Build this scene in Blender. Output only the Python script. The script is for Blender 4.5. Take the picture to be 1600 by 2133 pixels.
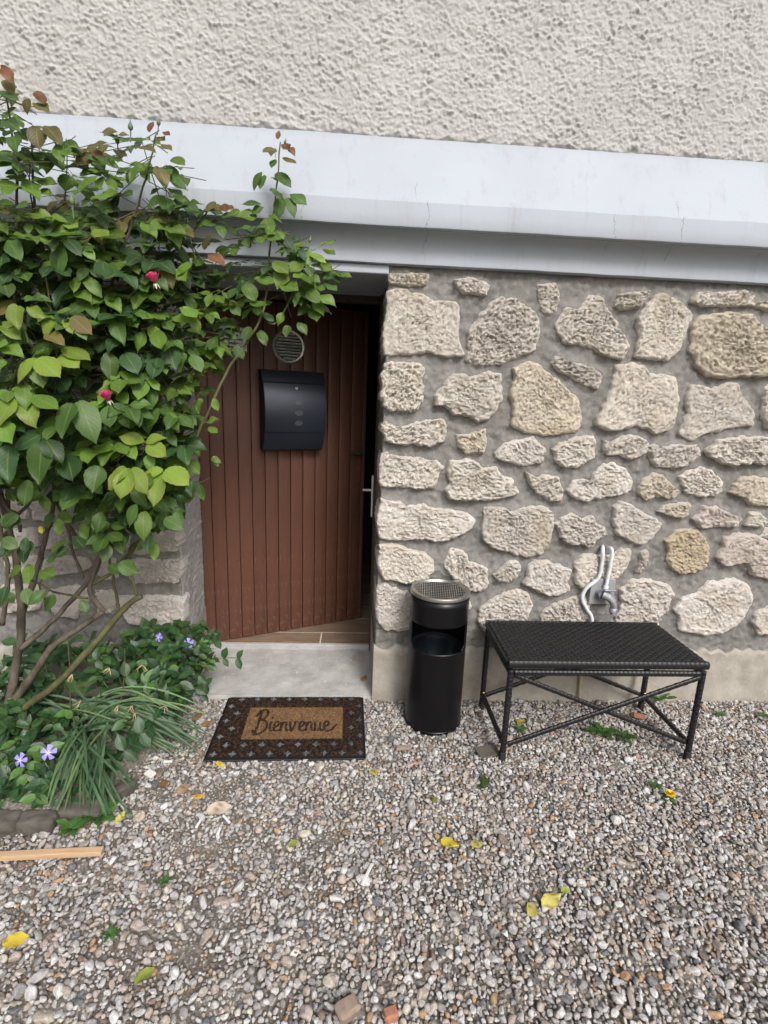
import bpy, bmesh, math, random
import numpy as np
from mathutils import Vector, Matrix, noise as mnoise

for _o in list(bpy.data.objects):
    bpy.data.objects.remove(_o)
scene = bpy.context.scene
random.seed(7)
rng = np.random.default_rng(7)
sin, cos, pi = math.sin, math.cos, math.pi

# ------------------------------------------------------------------ camera
CAM = Vector((-0.0103, -2.0808, 1.3433))
PITCH, YAW, ROLL, FPX = 0.2192, 0.0594, 0.0381, 1055.19      # focal length in pixels of a 1600 x 2133 picture
_F = Vector((sin(YAW)*cos(PITCH), cos(YAW)*cos(PITCH), -sin(PITCH)))
_R0 = Vector((cos(YAW), -sin(YAW), 0.0)); _U0 = _R0.cross(_F)
CR = cos(ROLL)*_R0 + sin(ROLL)*_U0
CU = -sin(ROLL)*_R0 + cos(ROLL)*_U0
CF = _F
cd = bpy.data.cameras.new('camera'); cam = bpy.data.objects.new('camera', cd)
scene.collection.objects.link(cam); scene.camera = cam
M = Matrix.Identity(4)
for i in range(3):
    M[i][0] = CR[i]; M[i][1] = CU[i]; M[i][2] = -CF[i]; M[i][3] = CAM[i]
cam.matrix_world = M
cd.sensor_fit = 'VERTICAL'; cd.sensor_height = 36.0; cd.lens = FPX/2133*36.0
cd.clip_start = 0.02; cd.clip_end = 500

# ------------------------------------------------------------------ sky and sun (bright overcast)
SUN_EL, SUN_AZ = math.radians(42), math.radians(20)       # azimuth from -Y (behind the camera) towards -X
world = bpy.data.worlds.new('World'); scene.world = world; world.use_nodes = True
wn = world.node_tree.nodes; wl = world.node_tree.links; wn.clear()
sky = wn.new('ShaderNodeTexSky'); sky.sky_type = 'NISHITA'; sky.sun_disc = False
sky.sun_elevation = SUN_EL; sky.sun_rotation = math.radians(180) - SUN_AZ
sky.air_density = 1.0; sky.dust_density = 6.0; sky.ozone_density = 1.0
hs = wn.new('ShaderNodeHueSaturation'); hs.inputs['Saturation'].default_value = 0.55
bg = wn.new('ShaderNodeBackground'); bg.inputs['Strength'].default_value = 0.135
wo = wn.new('ShaderNodeOutputWorld')
wl.new(sky.outputs[0], hs.inputs['Color']); wl.new(hs.outputs[0], bg.inputs[0]); wl.new(bg.outputs[0], wo.inputs[0])
sd = bpy.data.lights.new('sun', 'SUN'); sd.energy = 1.7; sd.angle = math.radians(15); sd.color = (1.0, 0.99, 0.975)
sun = bpy.data.objects.new('sun', sd); scene.collection.objects.link(sun)
SUNDIR = Vector((sin(SUN_AZ)*cos(SUN_EL), -cos(SUN_AZ)*cos(SUN_EL), sin(SUN_EL)))
sun.rotation_euler = SUNDIR.to_track_quat('Z', 'Y').to_euler(); sun.location = SUNDIR*8
scene.view_settings.view_transform = 'Standard'; scene.view_settings.look = 'None'
scene.view_settings.gamma = 1.0; scene.view_settings.use_curve_mapping = False
scene.view_settings.exposure = 0.38

# ------------------------------------------------------------------ helpers
COL = scene.collection
def ray(u, v): return CF + CR*((u-800)/FPX) - CU*((v-1066.5)/FPX)
def wy(u, v, Y=0.0):
    d = ray(u, v); return CAM + d*((Y-CAM.y)/d.y)
def gz(u, v, Z=0.0):
    d = ray(u, v); return CAM + d*((Z-CAM.z)/d.z)

def WMat(o):
    m = Matrix.Identity(4)
    while o is not None:
        m = Matrix.LocRotScale(o.location, o.rotation_euler, o.scale) @ m
        if o.parent is not None: m = o.matrix_parent_inverse @ m
        o = o.parent
    return m
def link(o, parent=None, world=True):
    COL.objects.link(o)
    if parent is not None:
        o.parent = parent
        if world: o.matrix_parent_inverse = WMat(parent).inverted()
    return o
def mk(name, V, F, mat=None, parent=None, world=True, smooth=True):
    me = bpy.data.meshes.new(name)
    if isinstance(V, np.ndarray) and isinstance(F, np.ndarray) and F.ndim == 2:
        n, k = F.shape
        me.vertices.add(len(V)); me.vertices.foreach_set('co', V.astype(np.float32).ravel())
        me.loops.add(n*k); me.loops.foreach_set('vertex_index', F.astype(np.int32).ravel())
        me.polygons.add(n); me.polygons.foreach_set('loop_start', np.arange(0, n*k, k, dtype=np.int32))
        me.update(calc_edges=True)
    else:
        me.from_pydata([tuple(v) for v in V], [], [tuple(int(i) for i in f) for f in F]); me.update()
    me.validate()
    if smooth is True: me.polygons.foreach_set('use_smooth', np.ones(len(me.polygons), bool))
    if mat is not None: me.materials.append(mat)
    o = bpy.data.objects.new(name, me)
    link(o, parent, world)
    if smooth == 'auto': autosm(o)
    return o
def autosm(o, ang=35):
    me = o.data; bm = bmesh.new(); bm.from_mesh(me); a = math.radians(ang)
    for f in bm.faces: f.smooth = True
    for e in bm.edges:
        if len(e.link_faces) == 2 and e.calc_face_angle(0) > a: e.smooth = False
    bm.to_mesh(me); bm.free()
def inst(name, me, mw, parent=None):
    o = bpy.data.objects.new(name, me); link(o, parent, True)
    l, r, s = mw.decompose(); o.location = l; o.rotation_euler = r.to_euler(); o.scale = s
    return o
def empty(name, loc, rz=0.0):
    o = bpy.data.objects.new(name, None); COL.objects.link(o)
    o.location = loc; o.rotation_euler = (0, 0, rz); o.empty_display_size = 0.05
    return o
def tag(o, label=None, cat=None, group=None, kind=None):
    if label: o['label'] = label
    if cat: o['category'] = cat
    if group: o['group'] = group
    if kind: o['kind'] = kind
    return o

class MB:
    """collects faces of one mesh"""
    def __init__(s): s.V = []; s.F = []
    def add(s, V, F, m=None):
        n = len(s.V)
        s.V += [tuple(m @ Vector(v)) if m is not None else tuple(v) for v in V]
        s.F += [tuple(i+n for i in f) for f in F]; return s
    def box(s, a, b, bev=0.0, m=None, seg=1):
        bm = bmesh.new(); bmesh.ops.create_cube(bm, size=1)
        for v in bm.verts:
            v.co = Vector([(a[i]+b[i])/2 + v.co[i]*(b[i]-a[i]) for i in range(3)])
        if bev > 0: bmesh.ops.bevel(bm, geom=bm.edges[:], offset=bev, segments=seg, affect='EDGES', profile=0.5)
        bm.verts.index_update()
        s.add([v.co.copy() for v in bm.verts], [[v.index for v in f.verts] for f in bm.faces], m); bm.free(); return s
    def tube(s, P, r, n=8, cap=True):
        V, F = tube(P, r, n, cap); return s.add(V, F)
    def lathe(s, prof, n=32, m=None, a0=0, a1=2*pi):
        full = abs(a1-a0-2*pi) < 1e-6; k = n if full else n+1
        V = []; F = []
        for (r, z) in prof:
            for i in range(k):
                a = a0+(a1-a0)*i/n; V.append((r*cos(a), r*sin(a), z))
        for j in range(len(prof)-1):
            for i in range(n):
                i2 = (i+1) % k
                F.append((j*k+i, j*k+i2, (j+1)*k+i2, (j+1)*k+i))
        return s.add(V, F, m)
    def build(s, name, mat, parent=None, world=True, smooth='auto'):
        return mk(name, s.V, s.F, mat, parent, world, smooth)

def tube(P, r, n=8, cap=True):
    P = [Vector(p) for p in P]
    if not hasattr(r, '__len__'): r = [r]*len(P)
    V = []; F = []; ref = None
    for i, p in enumerate(P):
        t = (P[min(i+1, len(P)-1)] - P[max(i-1, 0)]).normalized()
        if ref is None:
            ref = t.orthogonal().normalized()
        ref = (ref - t*ref.dot(t)).normalized(); b = t.cross(ref)
        for k in range(n):
            a = 2*pi*k/n; V.append(p + (ref*cos(a)+b*sin(a))*r[i])
    for i in range(len(P)-1):
        for k in range(n):
            k2 = (k+1) % n; F.append((i*n+k, i*n+k2, (i+1)*n+k2, (i+1)*n+k))
    if cap:
        F.append(tuple(range(n-1, -1, -1))); F.append(tuple(range((len(P)-1)*n, len(P)*n)))
    return V, F
def smooth_path(P, n=6):
    P = [Vector(p) for p in P]; out = []
    for i in range(len(P)-1):
        p0 = P[max(i-1, 0)]; p1 = P[i]; p2 = P[i+1]; p3 = P[min(i+2, len(P)-1)]
        for k in range(n):
            t = k/n
            out.append(0.5*((2*p1)+(p2-p0)*t+(2*p0-5*p1+4*p2-p3)*t*t+(3*p1-p0-3*p2+p3)*t**3))
    out.append(P[-1]); return out
def lerp_list(L, n):
    return [float(np.interp(i/(n-1)*(len(L)-1), range(len(L)), L)) for i in range(n)]
def fft_noise(nx, nz, dx, lo, hi, seed, aniso=1.0):
    """band-passed random field, wavelengths between lo and hi metres, unit variance"""
    g = np.random.default_rng(seed).standard_normal((nz, nx))
    fx = np.fft.fftfreq(nx, dx)[None, :]; fz = np.fft.fftfreq(nz, dx)[:, None]*aniso
    f = np.sqrt(fx**2+fz**2)
    H = np.exp(-(f*lo)**2)*(1-np.exp(-(f*hi)**2))
    a = np.real(np.fft.ifft2(np.fft.fft2(g)*H)); return a/a.std()
def grid_faces(nx, nz):
    i = np.arange(nx*nz).reshape(nz, nx)
    return np.stack([i[:-1, :-1].ravel(), i[:-1, 1:].ravel(), i[1:, 1:].ravel(), i[1:, :-1].ravel()], 1)

# ------------------------------------------------------------------ materials
class NT:
    def __init__(s, name):
        s.m = bpy.data.materials.new(name); s.m.use_nodes = True
        s.t = s.m.node_tree; s.n = s.t.nodes; s.n.clear()
        s.out = s.n.new('ShaderNodeOutputMaterial'); s.b = s.n.new('ShaderNodeBsdfPrincipled')
        s.t.links.new(s.b.outputs[0], s.out.inputs[0])
    def node(s, typ, **kw):
        n = s.n.new('ShaderNode'+typ)
        for k, v in kw.items(): setattr(n, k, v)
        return n
    def ln(s, a, b): s.t.links.new(a, b)
    def coord(s, scale=(1, 1, 1), out='Object'):
        tc = s.node('TexCoord'); mp = s.node('Mapping'); mp.inputs['Scale'].default_value = scale
        s.ln(tc.outputs[out], mp.inputs[0]); return mp.outputs[0]
    def noise(s, co, scale, detail=4, rough=0.55, dist=0.0):
        n = s.node('TexNoise'); n.inputs['Scale'].default_value = scale; n.inputs['Detail'].default_value = detail
        n.inputs['Roughness'].default_value = rough; n.inputs['Distortion'].default_value = dist
        s.ln(co, n.inputs['Vector']); return n.outputs[0]
    def voro(s, co, scale, feat='F1', rnd=1.0):
        n = s.node('TexVoronoi', feature=feat); n.inputs['Scale'].default_value = scale
        n.inputs['Randomness'].default_value = rnd; s.ln(co, n.inputs['Vector']); return n.outputs[0]
    def ramp(s, fac, stops):
        r = s.node('ValToRGB'); e = r.color_ramp.elements
        while len(e) < len(stops): e.new(0.5)
        for k, (p, c) in enumerate(stops):
            e[k].position = p
            e[k].color = (c, c, c, 1) if not hasattr(c, '__len__') else (*c[:3], 1)
        s.ln(fac, r.inputs[0]); return r.outputs[0]
    def mix(s, a, b, fac, mode='MIX'):
        n = s.node('MixRGB', blend_type=mode)
        for i, x in ((0, fac), (1, a), (2, b)):
            if hasattr(x, 'is_output'): s.ln(x, n.inputs[i])
            elif i == 0: n.inputs[0].default_value = x
            else: n.inputs[i].default_value = (*x[:3], 1)
        return n.outputs[0]
    def math(s, op, a, b=None, c=None):
        n = s.node('Math', operation=op)
        for i, x in enumerate((a, b, c)):
            if x is None: continue
            if hasattr(x, 'is_output'): s.ln(x, n.inputs[i])
            else: n.inputs[i].default_value = x
        return n.outputs[0]
    def bump(s, h, strength, dist, prev=None):
        n = s.node('Bump'); n.inputs['Strength'].default_value = strength; n.inputs['Distance'].default_value = dist
        s.ln(h, n.inputs['Height'])
        if prev is not None: s.ln(prev, n.inputs['Normal'])
        return n.outputs[0]
    def fin(s, col=None, rough=0.8, nrm=None, metal=None, spec=None):
        def put(k, x):
            if x is None: return
            if hasattr(x, 'is_output'): s.ln(x, s.b.inputs[k])
            elif hasattr(x, '__len__'): s.b.inputs[k].default_value = (*x[:3], 1)
            else: s.b.inputs[k].default_value = x
        put('Base Color', col); put('Roughness', rough); put('Normal', nrm); put('Metallic', metal); put('Specular IOR Level', spec)
        return s.m

def plain(name, col, rough=0.5, metal=0.0, var=0.15, scale=30, bump=0.0, bscale=200, spec=None):
    t = NT(name); co = t.coord()
    n = t.noise(co, scale, 5)
    c = t.mix(col, [x*(1-var) for x in col], t.ramp(n, [(0.35, 0), (0.65, 1)]))
    nb = t.bump(t.noise(co, bscale, 3), bump, 0.002) if bump else None
    r = t.math('MULTIPLY_ADD', n, 0.2, rough-0.1)
    return t.fin(c, r, nb, metal, spec)

def m_roughcast():
    t = NT('roughcast'); co = t.coord()
    n = t.noise(co, 3, 4); n2 = t.noise(co, 60, 5)
    c = t.mix((0.415, 0.415, 0.402), (0.365, 0.365, 0.352), t.ramp(n, [(0.35, 0), (0.68, 1)]))
    c = t.mix(c, (0.36, 0.36, 0.345), t.math('MULTIPLY', t.ramp(n2, [(0.5, 0), (0.75, 1)]), 0.35))
    b = t.bump(t.noise(co, 170, 4, 0.7), 0.6, 0.0035)
    return t.fin(c, 0.92, b, spec=0.2)
def m_paint():
    t = NT('white_paint'); co = t.coord()
    base = t.mix((0.355, 0.388, 0.437), (0.328, 0.357, 0.402), t.ramp(t.noise(co, 2.2, 5), [(0.38, 0), (0.66, 1)]))
    st = t.coord((14, 14, 0.8)); s1 = t.ramp(t.noise(st, 1.6, 6, 0.7), [(0.55, 0), (0.8, 1)])
    base = t.mix(base, (0.26, 0.262, 0.265), t.math('MULTIPLY', s1, 0.6))
    sp = t.ramp(t.noise(co, 85, 3), [(0.70, 0), (0.77, 1)])
    base = t.mix(base, (0.30, 0.28, 0.26), t.math('MULTIPLY', sp, 0.35))
    # hairline cracks at the joints of the ledge
    sep = t.node('SeparateXYZ'); tc = t.node('TexCoord'); t.ln(tc.outputs['Object'], sep.inputs[0])
    wob = t.math('MULTIPLY', t.math('SUBTRACT', t.noise(co, 22, 5, 0.7), 0.5), 0.055)
    x = t.math('ADD', sep.outputs[0], wob); crack = None
    for (x0, w, z0, z1) in ((0.225, 0.0011, 1.90, 2.03), (0.180, 0.0008, 2.03, 2.10), (0.905, 0.0007, 1.9, 2.03),
                            (1.155, 0.0012, 1.90, 2.03), (1.14, 0.0007, 2.03, 2.09), (-0.22, 0.0007, 1.9, 2.03), (0.225, 0.0006, 1.84, 1.9)):
        d = t.math('LESS_THAN', t.math('ABSOLUTE', t.math('SUBTRACT', x, x0)), w)
        d = t.math('MULTIPLY', d, t.math('GREATER_THAN', sep.outputs[2], z0)); d = t.math('MULTIPLY', d, t.math('LESS_THAN', sep.outputs[2], z1))
        crack = d if crack is None else t.math('MAXIMUM', crack, d)
    base = t.mix(base, (0.16, 0.15, 0.14), t.math('MULTIPLY', crack, 0.75))
    b = t.bump(t.noise(co, 60, 5, 0.7), 0.25, 0.003)
    return t.fin(base, 0.6, b, spec=0.3)
def m_mortar():
    t = NT('mortar'); co = t.coord()
    n = t.noise(co, 5, 6, 0.6); n2 = t.noise(co, 45, 6, 0.7); n3 = t.noise(t.coord((1, 1, 2.5)), 11, 4, 0.6, 1.2)
    c = t.mix((0.245, 0.238, 0.225), (0.175, 0.170, 0.160), t.ramp(n, [(0.35, 0), (0.65, 1)]))
    c = t.mix(c, (0.33, 0.322, 0.305), t.math('MULTIPLY', t.ramp(n2, [(0.50, 0), (0.66, 1)]), 0.6))
    c = t.mix(c, (0.14, 0.13, 0.115), t.math('MULTIPLY', t.ramp(n3, [(0.58, 0), (0.74, 1)]), 0.4))
    b = t.bump(t.noise(co, 150, 6, 0.8), 0.9, 0.007)
    return t.fin(c, 0.95, b, spec=0.15)
def m_stone():
    t = NT('limestone'); co = t.coord()
    oi = t.node('ObjectInfo')
    va = t.node('VectorMath', operation='ADD'); t.ln(co, va.inputs[0]); t.ln(oi.outputs['Location'], va.inputs[1]); co = va.outputs[0]
    n = t.noise(co, 9, 5, 0.6); n2 = t.noise(co, 36, 6, 0.7)
    tint = t.node('MixRGB', blend_type='MULTIPLY'); tint.inputs[0].default_value = 1.0
    c = t.mix((0.88, 0.84, 0.785), (0.78, 0.735, 0.675), t.ramp(n, [(0.35, 0), (0.65, 1)]))
    t.ln(c, tint.inputs[1]); t.ln(oi.outputs['Color'], tint.inputs[2]); c = tint.outputs[0]
    c = t.mix(c, (0.62, 0.53, 0.36), t.math('MULTIPLY', t.ramp(t.noise(co, 7, 2), [(0.54, 0), (0.72, 1)]), 0.5))
    c = t.mix(c, (0.82, 0.795, 0.76), t.math('MULTIPLY', t.ramp(n2, [(0.52, 0), (0.68, 1)]), 0.5))
    pit = t.ramp(t.noise(co, 95, 4, 0.8, 0.4), [(0.335, 0), (0.405, 1)])
    c = t.mix((0.42, 0.37, 0.31), c, t.math('MULTIPLY_ADD', pit, 0.8, 0.2))
    b = t.bump(pit, 1.0, 0.008); b = t.bump(t.noise(co, 105, 5, 0.85, 0.3), 1.0, 0.020, b)
    return t.fin(c, 0.95, b, spec=0.15)
def m_concrete(name, a, b_, dark, lo=6, spots=None):
    t = NT(name); co = t.coord()
    n = t.noise(co, lo, 7, 0.65); n2 = t.noise(co, 55, 6, 0.7)
    c = t.mix(a, b_, t.ramp(n, [(0.35, 0), (0.65, 1)]))
    c = t.mix(c, dark, t.math('MULTIPLY', t.ramp(t.noise(co, 14, 6, 0.7, 0.8), [(0.55, 0), (0.75, 1)]), 0.5))
    c = t.mix(c, [min(1, x*1.35) for x in a], t.math('MULTIPLY', t.ramp(n2, [(0.55, 0), (0.72, 1)]), 0.5))
    if spots: c = t.mix(c, spots, t.ramp(t.noise(co, 32, 2), [(0.72, 0), (0.75, 1)]))
    b = t.bump(n2, 0.5, 0.004); b = t.bump(t.noise(co, 330, 5), 0.5, 0.0012, b)
    return t.fin(c, 0.9, b, spec=0.2)
def m_door():
    t = NT('brown_door_paint'); co = t.coord(); oi = t.node('ObjectInfo')
    n = t.noise(t.coord((14, 14, 1.2)), 3, 6, 0.6)
    c = t.mix((0.103, 0.043, 0.0275), (0.075, 0.032, 0.0215), t.ramp(n, [(0.35, 0), (0.65, 1)]))
    c = t.mix(c, (0.120, 0.052, 0.033), t.math('MULTIPLY', oi.outputs['Random'], 0.45))
    sep = t.node('SeparateXYZ'); tc = t.node('TexCoord'); t.ln(tc.outputs['Object'], sep.inputs[0])
    low = t.math('SUBTRACT', 1.0, t.math('MULTIPLY', sep.outputs[2], 1.35)); low = t.math('MAXIMUM', low, 0.12)
    sc = t.ramp(t.noise(t.coord((70, 70, 13)), 2, 5, 0.75), [(0.56, 0), (0.66, 1)])
    c = t.mix(c, (0.30, 0.20, 0.15), t.math('MULTIPLY', t.math('MULTIPLY', sc, low), 0.8))
    ch = t.ramp(t.noise(t.coord((1, 1, 0.45)), 90, 2), [(0.765, 0), (0.785, 1)])
    c = t.mix(c, (0.48, 0.38, 0.30), t.math('MULTIPLY', ch, 0.8))
    b = t.bump(t.noise(t.coord((60, 60, 5)), 3, 4), 0.15, 0.002)
    return t.fin(c, t.math('MULTIPLY_ADD', n, 0.25, 0.40), b, spec=0.35)
def m_leaf(name, rough=0.47, trans=0.33, vein=1.0):
    t = NT(name)
    at = t.node('Attribute', attribute_name='Col'); oi = t.node('ObjectInfo'); uv = t.node('UVMap')
    sep = t.node('SeparateXYZ'); t.ln(uv.outputs[0], sep.inputs[0])
    a = t.math('ABSOLUTE', t.math('SUBTRACT', sep.outputs[0], 0.5))
    mid = t.math('SUBTRACT', 1.0, t.math('MULTIPLY', a, 22.0)); mid = t.math('MAXIMUM', mid, 0.0)
    sv = t.math('SINE', t.math('ADD', t.math('MULTIPLY', sep.outputs[1], 46.0), t.math('MULTIPLY', a, -40.0)))
    svr = t.math('MAXIMUM', t.math('MULTIPLY', t.math('SUBTRACT', sv, 0.75), 2.5), 0.0)
    tc = t.node('TexCoord')
    n = t.noise(tc.outputs['Object'], 45, 4)
    hv = t.node('HueSaturation'); t.ln(at.outputs['Color'], hv.inputs['Color'])
    t.ln(t.math('MULTIPLY_ADD', oi.outputs['Random'], 0.5, 0.75), hv.inputs['Value'])
    c = t.mix(hv.outputs[0], (0.32, 0.36, 0.14), t.math('MULTIPLY', t.math('MAXIMUM', mid, t.math('MULTIPLY', svr, 0.14)), 0.34*vein))
    c = t.mix(c, t.mix(c, (0.6, 0.6, 0.5), 1.0, 'MULTIPLY'), t.ramp(n, [(0.4, 0), (0.7, 0.8)]))
    gm = t.node('NewGeometry')
    c = t.mix(c, t.mix(c, (0.36, 0.42, 0.30), 0.35), gm.outputs['Backfacing'])
    nb = t.bump(t.math('ADD', sv, t.math('MULTIPLY', mid, -2.0)), 0.16, 0.0010)
    t.fin(c, t.math('MULTIPLY_ADD', n, 0.25, rough-0.1), nb, spec=0.45)
    tr = t.node('BsdfTranslucent'); t.ln(t.mix(c, (1.0, 1.25, 0.45), 1.0, 'MULTIPLY'), tr.inputs[0])
    mx = t.node('MixShader'); mx.inputs[0].default_value = trans
    t.ln(t.b.outputs[0], mx.inputs[1]); t.ln(tr.outputs[0], mx.inputs[2]); t.ln(mx.outputs[0], t.out.inputs[0])
    return t.m
def m_bark(name, a, b_, sc=25):
    t = NT(name); co = t.coord((1, 1, 0.35))
    n = t.noise(co, sc, 6, 0.7)
    c = t.mix(a, b_, t.ramp(n, [(0.38, 0), (0.62, 1)]))
    return t.fin(c, 0.8, t.bump(t.noise(co, sc*4, 5, 0.7), 0.7, 0.004), spec=0.25)
def m_pebble(name, typ):
    t = NT(name)
    if typ == 'inst':
        at = t.node('Attribute', attribute_name='pcol'); at.attribute_type = 'INSTANCER'; c0 = at.outputs['Color']
    else:
        oi = t.node('ObjectInfo'); c0 = oi.outputs['Color']
    oi2 = t.node('ObjectInfo'); tc = t.node('TexCoord')
    va = t.node('VectorMath', operation='MULTIPLY_ADD'); va.inputs[1].default_value = (0.8, 0.8, 0.8)
    cx = t.node('CombineXYZ'); r = t.math('MULTIPLY', oi2.outputs['Random'], 97.0)
    for k in range(3): t.ln(r, cx.inputs[k])
    t.ln(tc.outputs['Object'], va.inputs[0]); t.ln(cx.outputs[0], va.inputs[2])
    n = t.noise(va.outputs[0], 1.6, 5, 0.65); n2 = t.noise(va.outputs[0], 6, 5, 0.7)
    c = t.mix(c0, t.mix(c0, (0.58, 0.54, 0.48), 1.0, 'MULTIPLY'), t.ramp(n, [(0.42, 0), (0.66, 1)]))
    c = t.mix(c, (0.64, 0.635, 0.62), t.math('MULTIPLY', t.ramp(n2, [(0.52, 0), (0.68, 1)]), 0.5))
    return t.fin(c, 0.8, t.bump(n2, 0.4, 0.14), spec=0.25)
def m_soil(name='soil'):
    t = NT(name); co = t.coord()
    n = t.noise(co, 6, 6, 0.65); n2 = t.noise(co, 120, 5, 0.7)
    c = t.mix((0.175, 0.153, 0.127), (0.125, 0.108, 0.088), t.ramp(n, [(0.35, 0), (0.65, 1)]))
    c = t.mix(c, (0.33, 0.305, 0.27), t.math('MULTIPLY', t.ramp(n2, [(0.47, 0), (0.62, 1)]), 0.85))
    c = t.mix(c, (0.075, 0.092, 0.040), t.math('MULTIPLY', t.ramp(t.noise(co, 4.5, 5, 0.7), [(0.60, 0), (0.70, 1)]), 0.55))
    b = t.bump(n2, 0.9, 0.008)
    return t.fin(c, 0.95, b, spec=0.15)
def m_attr(name, attr='Col', rough=0.9, bscale=900, bs=0.7):
    t = NT(name); at = t.node('Attribute', attribute_name=attr); co = t.coord()
    n = t.noise(co, bscale*0.5, 4, 0.7)
    c = t.mix(at.outputs['Color'], t.mix(at.outputs['Color'], (0.45, 0.42, 0.4), 1.0, 'MULTIPLY'), t.ramp(n, [(0.42, 0), (0.62, 0.9)]))
    return t.fin(c, rough, t.bump(t.noise(co, bscale, 3), bs, 0.003), spec=0.15)
def m_wood(name, a, b_, axis=(1.0, 14, 14), rough=0.6, sc=6):
    t = NT(name); co = t.coord(axis)
    n = t.noise(co, sc, 5, 0.6, 1.0)
    c = t.mix(a, b_, t.ramp(n, [(0.4, 0), (0.62, 1)]))
    return t.fin(c, rough, t.bump(n, 0.15, 0.002), spec=0.3)

MT = dict(
    roughcast=m_roughcast(), paint=m_paint(), mortar=m_mortar(), stone=m_stone(),
    plinth=m_concrete('plinth_render', (0.36, 0.335, 0.295), (0.27, 0.25, 0.215), (0.15, 0.135, 0.11)),
    step=m_concrete('step_concrete', (0.43, 0.425, 0.415), (0.325, 0.32, 0.31), (0.22, 0.215, 0.21), 9, (0.62, 0.62, 0.62)),
    door=m_door(), soil=m_soil(), pebble=m_pebble('pebble', 'inst'), pebble_o=m_pebble('large_pebble', 'obj'),
    leaf=m_leaf('rose_leaf'), vleaf=m_leaf('periwinkle_leaf', 0.38, 0.15, 0.8), blade=m_leaf('strap_leaf', 0.5, 0.2, 0.0),
    dryleaf=m_leaf('fallen_leaf', 0.7, 0.15, 0.8),
    bark=m_bark('grey_bark', (0.135, 0.112, 0.085), (0.06, 0.050, 0.037)), cane=m_bark('green_cane', (0.115, 0.115, 0.05), (0.07, 0.062, 0.032)),
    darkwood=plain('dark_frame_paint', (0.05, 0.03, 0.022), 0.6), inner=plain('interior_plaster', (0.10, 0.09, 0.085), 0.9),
    tile=m_wood('wood_look_tile', (0.25, 0.185, 0.135), (0.165, 0.118, 0.085), (1.2, 16, 16), 0.45), grout=plain('grout', (0.68, 0.67, 0.65), 0.9),
    box=plain('anthracite_metal', (0.026, 0.033, 0.048), 0.36, 0.3, 0.12, 6, 0.08, 700), boxdark=plain('black_slot', (0.004, 0.004, 0.005), 0.6),
    smoke=plain('smoked_window', (0.065, 0.07, 0.08), 0.2, 0, 0.1), steel=plain('brushed_steel', (0.56, 0.55, 0.53), 0.32, 1.0, 0.2, 60),
    dullsteel=plain('dull_chrome', (0.66, 0.65, 0.62), 0.45, 1.0, 0.3, 60), blackmetal=plain('black_enamel', (0.005, 0.005, 0.0062), 0.33, 0.0, 0.3, 14, 0.04, 300, 0.3),
    blackin=plain('dark_bin_inside', (0.005, 0.005, 0.006), 0.7), bag=plain('dark_plastic_bag', (0.006, 0.011, 0.014), 0.25, 0, 0.3, 20, 0.5, 60),
    wicker=plain('black_rattan', (0.010, 0.010, 0.012), 0.42, 0, 0.3, 50, 0.1, 600), rubber=plain('black_rubber', (0.014, 0.014, 0.015), 0.75),
    brass=plain('brass_bolt', (0.62, 0.48, 0.22), 0.3, 1.0), coir=m_attr('coir_print'), fibre=m_attr('coir_fibre', bs=0.0),
    pipe=plain('white_plastic_pipe', (0.66, 0.68, 0.71), 0.45, 0, 0.2, 40), zinc=plain('aged_zinc', (0.36, 0.37, 0.40), 0.5, 0.4, 0.45, 45, 0.4, 180),
    plate=plain('grey_mounting_plate', (0.27, 0.285, 0.285), 0.7, 0, 0.2), iron=plain('grey_iron_handle', (0.11, 0.107, 0.105), 0.5, 0.7, 0.3),
    rust=plain('chipped_rust', (0.20, 0.10, 0.06), 0.85, 0, 0.5, 80), white=plain('white_lacquer', (0.72, 0.73, 0.74), 0.4),
    pink=plain('pink_petal', (0.74, 0.07, 0.20), 0.6, 0, 0.45, 70), sepal=plain('pale_sepal', (0.55, 0.60, 0.45), 0.6), bud=plain('green_bud', (0.10, 0.15, 0.06), 0.6),
    violet=plain('violet_petal', (0.29, 0.25, 0.72), 0.6, 0, 0.25, 60), vwhite=plain('pale_flower_eye', (0.75, 0.75, 0.85), 0.6),
    lath=m_wood('fresh_pine', (0.50, 0.345, 0.215), (0.42, 0.27, 0.155), (1.0, 22, 22), 0.6, 5), edge=m_concrete('edging_stone', (0.115, 0.105, 0.090), (0.065, 0.060, 0.052), (0.03, 0.032, 0.026), 14, (0.42, 0.42, 0.40)),
    yellow=plain('dandelion_yellow', (0.80, 0.55, 0.02), 0.7), straw=plain('withered_stalk', (0.46, 0.34, 0.19), 0.8, 0, 0.4), chip=plain('white_chip', (0.66, 0.65, 0.63), 0.7, 0, 0.2),
    brickchip=plain('brown_brick_chip', (0.27, 0.205, 0.16), 0.85, 0, 0.3, 60, 0.4), redchip=plain('red_tile_chip', (0.36, 0.16, 0.10), 0.85, 0, 0.3, 60, 0.4),
    paper=plain('notice_paper', (0.75, 0.76, 0.78), 0.7), ink=plain('notice_print', (0.05, 0.06, 0.09), 0.7),
)

# ================================================================== GROUND
JX = 0.096                       # right edge of the door opening
LX, LXB = -0.735, -0.775         # left edge of the opening, front and back of the reveal
ZT = 1.806                       # underside of the lintel
YB = 0.42                        # back of the reveal
ZS = 0.262                       # top of the plinth

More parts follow.
